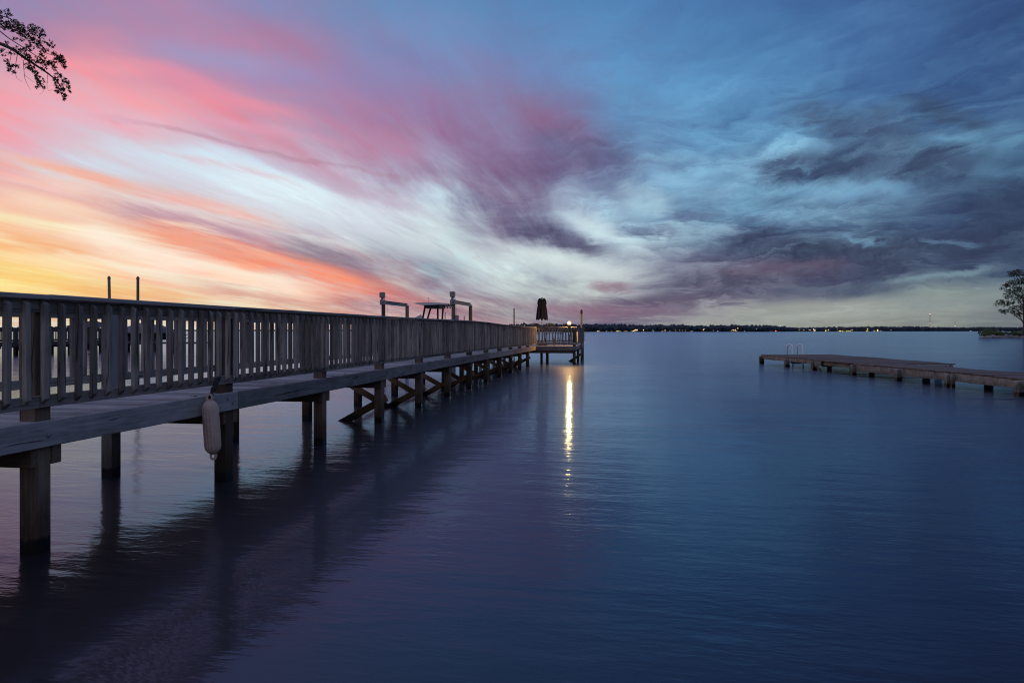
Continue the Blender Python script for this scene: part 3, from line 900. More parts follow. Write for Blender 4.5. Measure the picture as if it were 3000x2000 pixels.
def chair(t, s, face, label, group, lattice=True, hb=1.14, hs=0.64):
    root = thing('patio_chair', label, 'chair', PO(t, s), -TH + R(face), group)
    bm = bmesh.new()
    lathe(bm, [(0.20, hs - 0.02), (0.225, hs - 0.012), (0.225, hs + 0.008), (0.20, hs + 0.016)], 18)
    fin('seat', bm, M['black'], root)
    for sx in (-1, 1):
        bm = bmesh.new(); tube(bm, [(sx * 0.16, 0.16, hs - 0.01), (sx * 0.20, 0.21, 0.3), (sx * 0.24, 0.27, 0.0)], 0.016, 7); fin('leg', bm, M['black'], root)
        bm = bmesh.new(); tube(bm, [(sx * 0.16, -0.17, hs - 0.01), (sx * 0.20, -0.22, 0.3), (sx * 0.24, -0.28, 0.0)], 0.016, 7); fin('leg', bm, M['black'], root)
    bm = bmesh.new()
    for k in range(16):
        a0, a1 = 2 * math.pi * k / 16, 2 * math.pi * (k + 1) / 16
        tube(bm, [(0.245 * math.cos(a0), 0.25 * math.sin(a0), 0.24), (0.245 * math.cos(a1), 0.25 * math.sin(a1), 0.24)], 0.010, 5)
    fin('footring', bm, M['black'], root)
    bm = bmesh.new()
    for sx in (-1, 1):
        tube(bm, [(sx * 0.20, -0.19, hs - 0.02), (sx * 0.225, -0.235, hs + 0.26), (sx * 0.235, -0.27, hb - 0.05)], 0.017, 7)
    tube(bm, [(x, -0.27, hb - 0.05 + 0.055 * math.cos(x / 0.235 * math.pi / 2) ** 0.8 if abs(x) < 0.235 else hb - 0.05) for x in (-0.235, -0.18, -0.1, 0, 0.1, 0.18, 0.235)], 0.022, 7)
    fin('back_frame', bm, M['black'], root)
    bm = bmesh.new()
    if lattice:
        for i in range(4):
            for j_ in range(3):
                cx = -0.15 + 0.10 * i; cz = hs + 0.12 + 0.13 * j_
                yy = -0.22 - 0.10 * (cz - hs - 0.05)
                for k in range(10):
                    a0, a1 = 2 * math.pi * k / 10, 2 * math.pi * (k + 1) / 10
                    tube(bm, [(cx + 0.05 * math.cos(a0), yy, cz + 0.062 * math.sin(a0)), (cx + 0.05 * math.cos(a1), yy, cz + 0.062 * math.sin(a1))], 0.011, 5)
    else:
        for i in range(5):
            x = -0.16 + 0.08 * i
            tube(bm, [(x, -0.20, hs), (x, -0.235, hs + 0.26), (x, -0.268, hb - 0.03)], 0.010, 6)
    fin('back_panel', bm, M['black'], root)
    return root
G1 = 'chairs round the umbrella table'
chair(-4.45, 34.95, 0, 'dark patio chair with ringed back, in front of the umbrella on its left', G1)
chair(-3.72, 35.05, 10, 'dark patio chair with ringed back, in front of the umbrella on its right', G1)
chair(-5.05, 36.0, -90, 'dark patio chair with ringed back at the left end of the umbrella table', G1)
chair(-3.35, 36.2, 100, 'dark patio chair with ringed back at the right end of the umbrella table', G1)
G2 = 'tall spindle backed chairs by the lamp'
chair(-3.15, 37.6, 160, 'tall spindle backed chair behind the lamp, nearer the umbrella', G2, False, 1.13, 0.70)
chair(-2.75, 38.6, 190, 'tall spindle backed chair behind the lamp, nearer the right railing', G2, False, 1.13, 0.70)

# small lantern on the walkway railing
ln = PW(TR + 0.0, 31.2, zc(31.2))
ln = at(1535, 33.5, z=zc(33.4) + 0.001)
lan = thing('lantern', 'small dark lantern with a pointed top on the railing left of the umbrella', 'lantern', ln)
bm = bmesh.new(); lathe(bm, [(0.055, 0), (0.06, 0.015), (0.045, 0.025)], 8); fin('base', bm, M['black'], lan)
bm = bmesh.new()
for k in range(4):
    a = R(45 + 90 * k)
    bbeam(bm, (0.055 * math.cos(a), 0.055 * math.sin(a), 0.02), (0.055 * math.cos(a), 0.055 * math.sin(a), 0.14), 0.014, 0.014)
fin('frame', bm, M['black'], lan)
bm = bmesh.new(); lathe(bm, [(0.035, 0.02), (0.035, 0.13)], 10); fin('glass', bm, M['greybox'], lan)
bm = bmesh.new(); lathe(bm, [(0.085, 0.13), (0.08, 0.15), (0.035, 0.21), (0.012, 0.235), (0.004, 0.29)], 8); fin('roof', bm, M['black'], lan)

# ------------------------------------------------------------------ boat lift
lift = thing('boat_lift', 'four post boat lift with two grey beams and motor boxes behind the pier', 'boat lift', (0, 0, 0), -TH)
LT = (-11.15, -7.75); LN, LF = 30.85, 34.45
for i, t in enumerate(LT):
    for s in (LN, LF):
        zt = 2.90 if s == LN else 2.99
        bm = bmesh.new(); tube(bm, [(t, s, -1.6), (t, s, 1.2), (t, s, zt)], [0.105, 0.098, 0.09], 14)
        fin('piling', bm, M['pile'], lift)
        bm = bmesh.new()
        tube(bm, [(t + 0.09, s + (0.28 if s == LN else -0.22), 2.88), (t + 0.09, s + (0.28 if s == LN else -0.22), 0.95)], 0.006, 5)
        fin('cable', bm, M['metal'], lift)
    bm = bmesh.new()
    a, b = LN - 0.05, LF + 0.02
    bbeam(bm, (t, a, 3.075), (t, b, 3.075), 0.11, 0.014); bbeam(bm, (t, a, 2.945), (t, b, 2.945), 0.11, 0.014); bbeam(bm, (t, a, 3.01), (t, b, 3.01), 0.012, 0.12)
    fin('top_beam', bm, M['metal'], lift)
    bm = bmesh.new(); tube(bm, [(t + 0.09, LN + 0.1, 2.915), (t + 0.09, LF - 0.1, 2.915)], 0.02, 8); fin('drive_shaft', bm, M['metal'], lift)
    o = beam('gearbox', lift, M['greybox'], (t, LN - 0.16, 2.99), (t, LN - 0.045, 2.99), 0.25, 0.23, 0.01)
    bm = bmesh.new(); lathe(bm, [(0.04, 0), (0.04, 0.02), (0.02, 0.03)], 12); fin('shaft_cover', bm, M['metal'], o, (-0.058, 0, 0), (0, R(-90), 0))
    bm = bmesh.new()
    bbeam(bm, (t - 0.03, LN - 0.06, 3.215), (t - 0.03, LN - 0.06, 3.47), 0.22, 0.25)
    bmesh.ops.bevel(bm, geom=bm.edges[:], offset=0.025, segments=2, affect='EDGES')
    fin('motor_box', bm, M['greybox'], lift)
    bm = bmesh.new()
    bbeam(bm, (t - 0.05, LN - 0.06, 3.09), (t - 0.02, LN - 0.06, 3.22), 0.10, 0.10); bbeam(bm, (t + 0.10, LN - 0.06, 3.10), (t + 0.06, LN - 0.06, 3.24), 0.012, 0.06)
    fin('motor_mount', bm, M['metal'], lift)
    beam('cradle_beam', lift, M['metal'], (t + 0.09, LN + 0.1, 0.92), (t + 0.09, LF - 0.1, 0.92), 0.12, 0.15)
for s in (32.1, 33.2):
    beam('bunk', lift, M['ndock'], (LT[0] - 0.7, s, 1.05), (LT[1] + 0.3, s, 1.05), 0.12, 0.12)
beam('control_box', lift, M['greybox'], (LT[1] + 0.17, LN - 0.02, 2.05), (LT[1] + 0.17, LN - 0.02, 2.38), 0.15, 0.13, 0.01)

# ------------------------------------------------------------------ boat on the lift (bow to the left)
boat = thing('motor_boat', 'centre console motor boat with a dark framed hard top on the boat lift', 'boat', PW(-10.2, 32.65, 1.10), -TH)
bm = bmesh.new()
secs = []
for x, hw, keel, gun in ((3.0, 1.10, 0.06, 0.86), (1.5, 1.16, 0.02, 0.86), (0, 1.16, 0.0, 0.90), (-1.5, 0.98, 0.05, 0.98), (-2.5, 0.6, 0.22, 1.06), (-3.15, 0.05, 0.62, 1.12)):
    secs.append([bm.verts.new((x, y, z)) for y, z in ((0, keel), (hw * 0.82, keel + 0.24), (hw, gun), (hw * 0.86, gun), (hw * 0.8, keel + 0.45), (-hw * 0.8, keel + 0.45), (-hw * 0.86, gun), (-hw, gun), (-hw * 0.82, keel + 0.24))])
for a, b in zip(secs, secs[1:]):
    for k in range(9):
        bm.faces.new((a[k], a[(k + 1) % 9], b[(k + 1) % 9], b[k]))
bm.faces.new(secs[0]); bm.faces.new(secs[-1][::-1])
bmesh.ops.recalc_face_normals(bm, faces=bm.faces[:])
fin('hull', bm, M['white'], boat)
bm = bmesh.new(); bbeam(bm, (0.3, 0, 0.45), (0.3, 0, 1.02), 0.7, 0.8); bbeam(bm, (0.15, 0, 1.02), (0.05, 0, 1.22), 0.06, 0.66)
fin('console', bm, M['white'], boat)
# hard top: seen from its side, legs leaning outward at the bottom
TZ = 1.86
bm = bmesh.new()
pr = [(-0.80, 0.02), (-0.35, -0.07), (0.75, -0.035), (0.88, -0.02), (0.88, 0.02), (0.5, 0.045), (-0.2, 0.06), (-0.6, 0.055)]
a = [bm.verts.new((x + 1.0, -0.85, TZ + z)) for x, z in pr]; b = [bm.verts.new((x + 1.0, 0.85, TZ + z)) for x, z in pr]
bm.faces.new(a[::-1]); bm.faces.new(b)
for k in range(len(pr)):
    bm.faces.new((a[k], a[(k + 1) % len(pr)], b[(k + 1) % len(pr)], b[k]))
bmesh.ops.recalc_face_normals(bm, faces=bm.faces[:])
ht = fin('hard_top', bm, M['white'], boat)
for sx in (-1, 1):
    for (xb, xt) in ((0.55, 0.72), (1.30, 1.34)):
        bm = bmesh.new(); tube(bm, [(xb, sx * 0.42, 0.46), (xb + 0.02, sx * 0.42, 1.2), (xt, sx * 0.52, TZ - 0.06)], 0.048, 8); fin('top_leg', bm, M['black'], boat)
bm = bmesh.new()
bbeam(bm, (0.66, 0, TZ - 0.125), (1.42, 0, TZ - 0.125), 1.1, 0.17)
fin('electronics_box', bm, M['black'], boat)
bm = bmesh.new()
for y in (-0.45, -0.15, 0.15, 0.45):
    tube(bm, [(1.88, y, TZ - 0.01), (1.80, y, TZ - 0.2)], 0.022, 6)
    tube(bm, [(1.62, y, TZ - 0.05), (1.56, y, TZ - 0.2)], 0.022, 6)
tube(bm, [(1.55, -0.5, TZ - 0.12), (1.86, -0.5, TZ - 0.12)], 0.02, 6); tube(bm, [(1.84, -0.5, TZ - 0.1), (1.84, 0.5, TZ - 0.1)], 0.02, 6)
fin('rod_holder_rack', bm, M['black'], boat)
bm = bmesh.new(); tube(bm, [(0.72, 0, TZ + 0.05), (0.72, 0, TZ + 0.11)], 0.018, 6); tube(bm, [(0.72, 0, TZ + 0.11), (0.72, 0, TZ + 0.33)], 0.006, 5); tube(bm, [(0.72, 0, TZ + 0.30), (0.72, 0, TZ + 0.34)], 0.014, 6)
fin('antenna', bm, M['black'], boat)
bm = bmesh.new(); bbeam(bm, (3.2, 0, 0.45), (3.2, 0, 1.0), 0.42, 0.34); bbeam(bm, (3.12, 0, 0.75), (3.16, 0, -0.25), 0.14, 0.2)
bmesh.ops.bevel(bm, geom=bm.edges[:], offset=0.05, segments=2, affect='EDGES')
fin('outboard_motor', bm, M['black'], boat)

# ------------------------------------------------------------------ swimming dock on the right
sd = thing('swimming_dock', 'low weathered swimming dock with red brown boards and a silver ladder', 'dock')
SZ = 0.45
P0, P1 = Vector((12.62, 34.5)), Vector((12.95, 17.0))
dv = (P1 - P0).normalized()
nv = Vector((-dv.y, dv.x))      # towards the right
def SDp(x, y, z):               # x across (right), y along towards the camera
    p = P0 + dv * y + nv * x
    return Vector((p.x, p.y, z))
LEN = 27.5
def wid(y):
    return 3.55 if y < 9.3 else (1.62 + 0.01 * (y - 9))
def sag(y):
    return 0.009 * math.sin(y * 0.55) + 0.006 * math.sin(y * 1.7 + 1)
y = 0.075
while y < LEN:
    z = SZ - 0.019 + sag(y)
    e0 = -0.045 + random.uniform(-0.014, 0.014); e1 = wid(y) + 0.04 + random.uniform(-0.03, 0.03)
    a_, b_ = SDp(e0, y, z + random.uniform(-0.004, 0.004)), SDp(e1, y, z + random.uniform(-0.004, 0.004))
    beam('deck_board', sd, M['sdeck'], a_, b_, 0.136, 0.038, 0.005)
    y += 0.148
fr_cuts = [0.0, 1.7, 3.6, 6.4, 9.0, 11.9, 14.4, 17.0, 20.0, 23.0, LEN]
for a, b in zip(fr_cuts, fr_cuts[1:]):
    jj = random.uniform(-0.012, 0.012)
    hgt = 0.17 if a < 9 else 0.235
    if abs(a - 6.4) < 0.01:
        beam('rim_board', sd, M['srim'], SDp(0.10, a + 0.02, SZ - 0.14 + sag(a)), SDp(0.08, b - 0.02, SZ - 0.13 + sag(b)), 0.04, 0.14, 0.006)
    else:
        beam('rim_board', sd, M['srim'], SDp(0.0, a + 0.02, SZ - 0.042 - hgt / 2 + sag(a)), SDp(0.0, b - 0.02, SZ - 0.042 - hgt / 2 + sag(b) + jj), 0.042, hgt, 0.006)
    beam('rim_board', sd, M['srim'], SDp(wid(a + 0.1) - 0.03, a + 0.02, SZ - 0.14), SDp(wid(b - 0.1) - 0.03, b - 0.02, SZ - 0.14), 0.042, 0.19, 0.006)
beam('rim_board', sd, M['srim'], SDp(0.03, 0.02, SZ - 0.135), SDp(3.5, 0.02, SZ - 0.135), 0.042, 0.19, 0.006)
beam('rim_board', sd, M['srim'], SDp(1.7, 9.33, SZ - 0.135), SDp(3.5, 9.33, SZ - 0.135), 0.042, 0.19, 0.006)
for i, (y, w_, d_) in enumerate(((0.12, 0.2, 0), (3.15, 0.2, 0), (5.75, 0.2, 0.05), (9.05, 0.16, 0), (11.9, 0.17, 0), (14.4, 0.14, 0), (14.62, 0.1, 0), (17.2, 0.2, 0), (20.1, 0.2, 0), (23.1, 0.2, 0))):
    beam('pile', sd, M['srim'], SDp(-0.06 + d_, y, -1.2), SDp(-0.06 + d_, y, SZ - 0.06), w_, w_, 0.01, up=(0, 1, 0))
for y in (0.3, 4.2, 8.8):
    beam('pile', sd, M['srim'], SDp(3.3, y, -1.2), SDp(3.3, y, SZ - 0.06), 0.18, 0.18, 0.01, up=(0, 1, 0))
for y in (6.1, 11.0, 14.0, 16.0, 19.3, 22.5):
    beam('pile', sd, M['srim'], SDp(1.45, y, -1.2), SDp(1.45, y, SZ - 0.06), 0.18, 0.18, 0.01, up=(0, 1, 0))
for y in (3.3, 6.3, 9.0, 12.2, 15.2, 18.0, 20.3, 23.2):
    beam('cross_beam', sd, M['srim'], SDp(0.05, y, SZ - 0.17), SDp(wid(y) - 0.06, y, SZ - 0.17), 0.06, 0.22)
beam('brace', sd, M['srim'], SDp(-0.03, 5.8, SZ - 0.1), SDp(-0.03, 6.5, -0.1), 0.04, 0.12)
lad = link('ladder', None, sd); lad.matrix_local = Matrix.Translation(SDp(1.75, -0.05, SZ))
for sx in (-0.26, 0.26):
    bm = bmesh.new()
    pts = [Vector((sx, 0.42, 0.0))] + [Vector((sx, 0.42, 0.40))]
    for k in range(1, 8):
        a = math.pi * k / 8
        pts.append(Vector((sx + 0.075 - 0.075 * math.cos(a), 0.42 - 0.30 * k / 8, 0.42 + 0.09 * math.sin(a))))
    pts += [Vector((sx + 0.15, 0.10, 0.40)), Vector((sx + 0.15, 0.08, 0.0)), Vector((sx + 0.15, 0.08, -0.9))]
    rot = Matrix.Rotation(0, 3, 'Z')
    tube(bm, pts, 0.031, 8)
    fin('handrail', bm, M['chrome'], lad, smooth=True)
for z in (-0.15, -0.45, -0.75):
    bm = bmesh.new(); tube(bm, [(-0.11, 0.08, z), (0.41, 0.08, z)], 0.024, 8); fin('rung', bm, M['chrome'], lad)

# ------------------------------------------------------------------ neighbour's pier seen through the railing
nb = thing('neighbour_pier', 'dark neighbouring pier with a railing seen through the near slats', 'pier', (0, 0, 0), -TH)
NT_ = -38.7
NZ, NC = 0.90, 1.80
ns = [37.0 + 2.9 * k for k in range(6)]
for s in ns:
    for t in (NT_, NT_ - 1.5):
        beam('post', nb, M['ndock'], (t, s, -1.5), (t, s, NC), 0.2, 0.2, 0.0, up=(0, 1, 0))
    beam('cap_beam', nb, M['ndock'], (NT_ - 1.7, s, NZ - 0.30), (NT_ + 0.25, s, NZ - 0.30), 0.25, 0.16, 0.0)
beam('brace', nb, M['ndock'], (NT_ - 1.6, ns[1], 0.6), (NT_ + 0.1, ns[1], -0.4), 0.05, 0.15, 0.0)
for t in (NT_ + 0.12, NT_ - 1.62):
    for z, h_, nm in ((NC - 0.03, 0.13, 'top_rail'), (NZ + 0.12, 0.10, 'bottom_rail'), (NZ - 0.11, 0.26, 'rim_board')):
        beam(nm, nb, M['ndock'], (t, ns[0] - 2, z), (t, ns[-1] + 0.3, z), 0.05, h_, 0.0)
beam('walkway', nb, M['ndock'], (NT_ - 0.75, ns[0] - 2, NZ - 0.03), (NT_ - 0.75, ns[-1] + 0.3, NZ - 0.03), 1.6, 0.05, 0.0)
s = ns[0] - 1.9
while s < ns[-1]:
    for t in (NT_ + 0.16,):
        beam('baluster', nb, M['ndock'], (t, s, NZ + 0.1), (t, s, NC - 0.05), 0.05, 0.05, 0.0, up=(0, 1, 0))
    s += 0.30
# boat shelter beyond it
bs = thing('boat_shelter', 'dark hip roofed boat shelter behind the neighbouring pier', 'shelter', at(270, 62, z=0))
for sx in (-1.2, 1.2):
    for sy in (-1.4, 1.4):
        beam('post', bs, M['ndock'], (sx, sy, -1.5), (sx, sy, 2.02), 0.14, 0.14, 0.0, up=(0, 1, 0))
bm = bmesh.new()
v = [bm.verts.new(c) for c in ((-1.6, -1.9, 1.98), (1.6, -1.9, 1.98), (1.6, 1.9, 1.98), (-1.6, 1.9, 1.98), (-0.35, 0, 2.55), (0.35, 0, 2.55))]
for f_ in ((0, 1, 5, 4), (1, 2, 5), (2, 3, 4, 5), (3, 0, 4), (3, 2, 1, 0)):
    bm.faces.new([v[i] for i in f_])
fin('roof', bm, M['roof'], bs)
beam('deck', bs, M['ndock'], (-2.0, 0, 0.62), (2.2, 0, 0.62), 3.6, 0.2, 0.0)
# covered boat on its own lift
cvr = thing('covered_boat', 'boat under a grey cloth cover raised above the water behind the near railing', 'boat', at(428, 50, z=0))
bm = bmesh.new()
pts_ = []
for i, (x, w_, zt) in enumerate(((-1.6, 0.2, 1.75), (-1.1, 0.85, 2.05), (-0.4, 1.0, 2.24), (0.3, 1.0, 2.16), (1.0, 1.0, 2.10), (1.5, 0.9, 1.86))):
    ring = []
    for k in range(7):
        a = math.pi * k / 6
        ring.append(bm.verts.new((x, -w_ * math.cos(a), 1.5 + (zt - 1.5) * math.sin(a) ** 0.7 + random.uniform(-0.03, 0.03))))
    pts_.append(ring)
for r0, r1 in zip(pts_, pts_[1:]):
    for k in range(6):
        bm.faces.new((r0[k], r0[k + 1], r1[k + 1], r1[k]))
bm.faces.new(pts_[0]); bm.faces.new(pts_[-1][::-1])
bmesh.ops.recalc_face_normals(bm, faces=bm.faces[:])
fin('cover', bm, M['cover'], cvr, smooth=True)
bm = bmesh.new()
for (z0, z1, l0, l1, w0, w1) in ((1.5, 1.1, 1.55, 1.2, 0.95, 0.5),):
    a = [bm.verts.new(c) for c in ((-l0, -w0, z0), (l0, -w0, z0), (l0, w0, z0), (-l0, w0, z0))]
    b = [bm.verts.new(c) for c in ((-l1 * 0.7, -w1, z1), (l1, -w1, z1), (l1, w1, z1), (-l1 * 0.7, w1, z1))]
    bm.faces.new(b[::-1]); bm.faces.new(a)
    for k in range(4):
        bm.faces.new((a[k], b[k], b[(k + 1) % 4], a[(k + 1) % 4]))
bmesh.ops.recalc_face_normals(bm, faces=bm.faces[:])
fin('hull', bm, M['black'], cvr)
for sx in (-1.5, 1.5):
    beam('lift_post', cvr, M['ndock'], (sx, 1.1, -1.5), (sx, 1.1, 1.6), 0.14, 0.14, 0.0, up=(0, 1, 0))
    beam('lift_post', cvr, M['ndock'], (sx, -1.1, -1.5), (sx, -1.1, 1.2), 0.14, 0.14, 0.0, up=(0, 1, 0))
    beam('bunk', cvr, M['ndock'], (sx * 0.7, -1.15, 1.04), (sx * 0.7, 1.15, 1.04), 0.14, 0.12, 0.0)
fd = thing('floating_dock', 'low floating dock with a thin handrail behind the near railing', 'dock', at(500, 53, z=0))
beam('deck', fd, M['ndock'], (-4.2, 0, 0.72), (2.6, 0, 0.72), 1.6, 0.12, 0.0)
for x in (-3.8, -1.5, 0.6, 2.4):
    beam('post', fd, M['ndock'], (x, 0.5, -1.5), (x, 0.5, 0.8), 0.12, 0.12, 0.0, up=(0, 1, 0))
bm = bmesh.new()
tube(bm, [(0.4, 0, 0.8), (1.5, 0, 1.5)], 0.03, 6); tube(bm, [(0.8, 0, 0.8), (1.6, 0, 1.3)], 0.03, 6)
fin('handrail', bm, M['metal'], fd)

# ------------------------------------------------------------------ far shore
SHORE = [(-400, 1500), (0, 1500), (200, 1600), (420, 2600), (560, 4200), (1000, 4200), (1300, 2800), (1420, 1700), (1560, 1250), (1700, 1180), (2060, 1200), (2250, 1350), (2340, 1700), (2480, 1900), (2600, 2200), (2760, 2700), (3000, 3100), (3500, 3300)]
TOPY = [(-400, 958), (0, 959), (170, 958), (420, 962), (560, 966), (1000, 966), (1300, 962), (1420, 955), (1500, 950.5), (1620, 949.5), (1720, 950), (1790, 948.5), (1860, 952), (1960, 952), (2060, 953), (2180, 952), (2260, 954), (2330, 959.5), (2400, 959), (2420, 958), (2500, 958), (2560, 957), (2680, 957), (2800, 959.5), (2900, 958.5), (3000, 959), (3500, 959)]
bm = bmesh.new()
far = []
prevv = None
for px in range(-400, 3501, 20):
    Z = interp(px, SHORE)
    jit = random.uniform(-12, 12)
    row = [bm.verts.new(at(px, Z + d, z=z)) for d, z in ((jit, -0.5), (jit + 8, 0.8), (60, 3.0), (400, 5.0))]
    if prevv:
        for k in range(3):
            bm.faces.new((prevv[k], row[k], row[k + 1], prevv[k + 1]))
    prevv = row
tag(fin('far_shore', bm, M['soil']), kind='structure')
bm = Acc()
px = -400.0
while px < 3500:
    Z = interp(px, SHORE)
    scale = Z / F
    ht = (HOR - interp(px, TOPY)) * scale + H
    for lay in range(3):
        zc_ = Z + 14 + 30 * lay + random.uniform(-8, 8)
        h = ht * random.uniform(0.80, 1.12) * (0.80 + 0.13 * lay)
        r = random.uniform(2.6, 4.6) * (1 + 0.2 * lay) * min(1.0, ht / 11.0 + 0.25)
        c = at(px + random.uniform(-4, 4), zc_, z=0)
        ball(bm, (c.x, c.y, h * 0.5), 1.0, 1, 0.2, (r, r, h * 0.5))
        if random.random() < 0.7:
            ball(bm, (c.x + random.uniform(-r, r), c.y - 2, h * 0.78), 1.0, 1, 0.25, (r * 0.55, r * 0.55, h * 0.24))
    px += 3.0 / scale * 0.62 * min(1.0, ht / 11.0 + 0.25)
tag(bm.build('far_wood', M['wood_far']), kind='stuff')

GW = glow('warm_shore_light', (1.0, 0.62, 0.28), 5.0, False)
GC = glow('cool_shore_light', (0.85, 0.92, 1.0), 4.0, False)
GY = glow('yellow_shore_light', (1.0, 0.72, 0.15), 5.5, False)
GR = glow('red_shore_light', (1.0, 0.08, 0.05), 10.0, False)
bm = bmesh.new(); ball(bm, (0, 0, 0), 1.0, 2); me_globe = {}
tmp = bpy.data.meshes.new('glow_ball'); bm.to_mesh(tmp); bm.free()
GB = glow('mast_beacon_light', (1.0, 0.5, 0.42), 2.2, False)
for k, g in (('b', GB), ('w', GW), ('c', GC), ('y', GY), ('r', GR)):
    me_globe[k] = tmp.copy(); me_globe[k].materials.append(g)
bm = bmesh.new(); tube(bm, [(0, 0, -0.5), (0, 0, 1.0)], 1.0, 6); me_lp = bpy.data.meshes.new('lamp_post'); bm.to_mesh(me_lp); bm.free(); me_lp.materials.append(M['black'])
ALL = []
def shore_lamp(px, py, kind, r_px, label, group='lights along the far shore', dz=-6):
    Z = interp(px, SHORE) + dz
    p = at(px, Z, py)
    p.z = max(p.z, 0.9)
    root = thing('shore_lamp', label, 'lamp', (p.x, p.y, 0), 0, group)
    ALL.append((px, label, root))
    o = link('post', me_lp, root, None, (0, 0, 0)); o.scale = (0.12, 0.12, max(p.z - 0.3, 0.5))
    r = 0.72 * r_px * Z / F
    o = link('lamp_globe', me_globe[kind], root, None, (0, 0, p.z)); o.scale = (r, r, r)
WL = 'small warm light glowing low on the far wooded shore'
CL = 'small pale light glowing low on the far shore'
YL = 'yellow lights of the lit waterfront on the far right shore'
for x, y, k, r in [(283,398,'w',1.0),(300,398,'w',.8),(320,396,'w',.7),(433,400,'c',.7),(515,391,'w',.6),(598,391,'w',.8),(612,390,'w',.8),(628,392,'w',.8),(652,392,'w',.7),(735,393,'w',.7),(766,396,'w',.6),(850,390,'w',.9),(868,386,'w',1.1),(885,381,'w',1.1),(900,377,'w',.8),(1038,375,'w',1.2),(1183,378,'c',.6),(1203,390,'c',.7),(1345,390,'c',1.0),(1392,380,'w',1.2),(1470,393,'c',.7),(1560,380,'w',.8),(1625,376,'c',.8),(1680,379,'w',.6),(1727,383,'w',.6),(1815,399,'w',.7),(1845,402,'c',.7),(2030,354,'w',1.0),(2017,376,'w',1.1),(2182,382,'c',.7),(2258,399,'c',1.0)]:
    shore_lamp(1700 + x / 5.6, 900 + y / 5.6, k, r, WL if k == 'w' else CL)
for x, y, k, r in [(345,345,'w',1.1),(268,375,'w',1.3),(300,380,'w',.8),(330,386,'w',.7),(240,380,'w',.6),(453,396,'c',1.1),(652,353,'c',.7),(885,390,'w',.5),(1275,365,'c',.6),(1350,367,'w',.7),(1428,369,'w',.9),(1515,369,'w',.8),(1540,366,'c',.7),(1590,356,'c',.9),(1606,384,'c',.9),(1833,370,'w',1.0),(1980,360,'w',.7),(2085,357,'w',.5),(2220,374,'w',1.0),(2290,376,'c',.8)]:
    shore_lamp(2100 + x / 5.6, 900 + y / 5.6, k, r, WL if k == 'w' else CL)
for x, y in [(1790,378),(1788,398),(2008,388),(2032,386),(2065,391),(2130,384),(2155,394),(2190,392)]:
    shore_lamp(2100 + x / 5.6, 900 + y / 5.6, 'y', 1.0, YL, 'yellow waterfront lights')
for x, y, k, r in [(40,316,'c',.7),(195,302,'w',1.2),(285,322,'c',1.0),(375,322,'c',.7),(405,323,'c',.6),(517,312,'c',.6)]:
    shore_lamp(2500 + x / 4.7, 900 + y / 4.7, k, r, WL if k == 'w' else CL)
for x, y in [(187,326),(333,315),(333,322)]:
    shore_lamp(2500 + x / 4.7, 900 + y / 4.7, 'y', 1.2, YL, 'yellow waterfront lights')
shore_lamp(2100 + 967 / 5.6, 900 + 388 / 5.6, 'r', 1.5, 'single bright red light on the far shore', None)
shore_lamp(2100 + 1045 / 5.6, 900 + 303 / 5.6, 'c', 0.7, 'lone pale light showing above the tree line of the far shore', None, 60)
BUOYS = []
for px, py in ((2844, 969.9), (2906, 969.9), (2912, 970.1), (2924, 969.6), (2937, 969.9)):
    p = at(px, 1900, z=0)
    b = thing('marker_buoy', 'tiny pale lit buoy on the water off the far right shore', 'buoy', p, 0, 'lit buoys off the far right shore')
    BUOYS.append(b)
    bm = bmesh.new(); lathe(bm, [(0.5, -0.3), (0.6, 0.2), (0.2, 0.5)], 8); fin('float', bm, M['white'], b)
    o = link('buoy_light', me_globe['c'], b, None, (0, 0, 1.0)); o.scale = (0.75, 0.75, 0.75)
ONES = ['', 'first', 'second', 'third', 'fourth', 'fifth', 'sixth', 'seventh', 'eighth', 'ninth', 'tenth', 'eleventh', 'twelfth', 'thirteenth', 'fourteenth', 'fifteenth', 'sixteenth', 'seventeenth', 'eighteenth', 'nineteenth']
def ordinal(n):
    if n < 20:
        return ONES[n]
    tens, one = divmod(n, 10)
    return ({2: 'twentieth', 3: 'thirtieth', 4: 'fortieth'}[tens]) if one == 0 else {2: 'twenty ', 3: 'thirty ', 4: 'forty '}[tens] + ONES[one]
for base_l in (WL, CL, YL):
    row = sorted([(px, r) for px, l, r in ALL if l == base_l], key=lambda q: q[0])
    for i, (px, r) in enumerate(row):
        what = {WL: 'small warm light', CL: 'small pale light', YL: 'yellow waterfront light'}[base_l]
        r['label'] = '%s %s counted from the left along the far wooded shore' % (ordinal(i + 1), what)
for i, r in enumerate(BUOYS):
    r['label'] = '%s tiny pale lit buoy from the left on the water off the far right shore' % ordinal(i + 1)
# radio masts
def mast(px, ytop, lights, label):
    Z = interp(px, SHORE) + 300
    b = at(px, Z, z=0); zt = at(px, Z, ytop).z
    root = thing('radio_mast', label, 'mast', b)
    bm = bmesh.new()
    for k in range(3):
        a = 2 * math.pi * k / 3
        tube(bm, [(1.0 * math.cos(a), 1.0 * math.sin(a), 0), (0.7 * math.cos(a), 0.7 * math.sin(a), zt)], 0.35, 4)
    for k in range(24):
        z = zt * k / 24
        tube(bm, [(0.9, 0, z), (-0.45, 0.78, z + zt / 24)], 0.2, 4)
    fin('lattice', bm, M['metal'], root)
    for y, k, r in lights:
        z = at(px, Z, y).z
        o = link('beacon', me_globe[k], root, None, (0, 0, z)); o.scale = (r * Z / F,) * 3
mast(2724.5, 918, [(919.5, 'b', 1.2), (947, 'b', 1.0)], 'tall radio mast with two lit beacons above the far right shore')
mast(2798, 943, [(954, 'b', 1.1)], 'short radio mast with one red beacon above the far right shore')
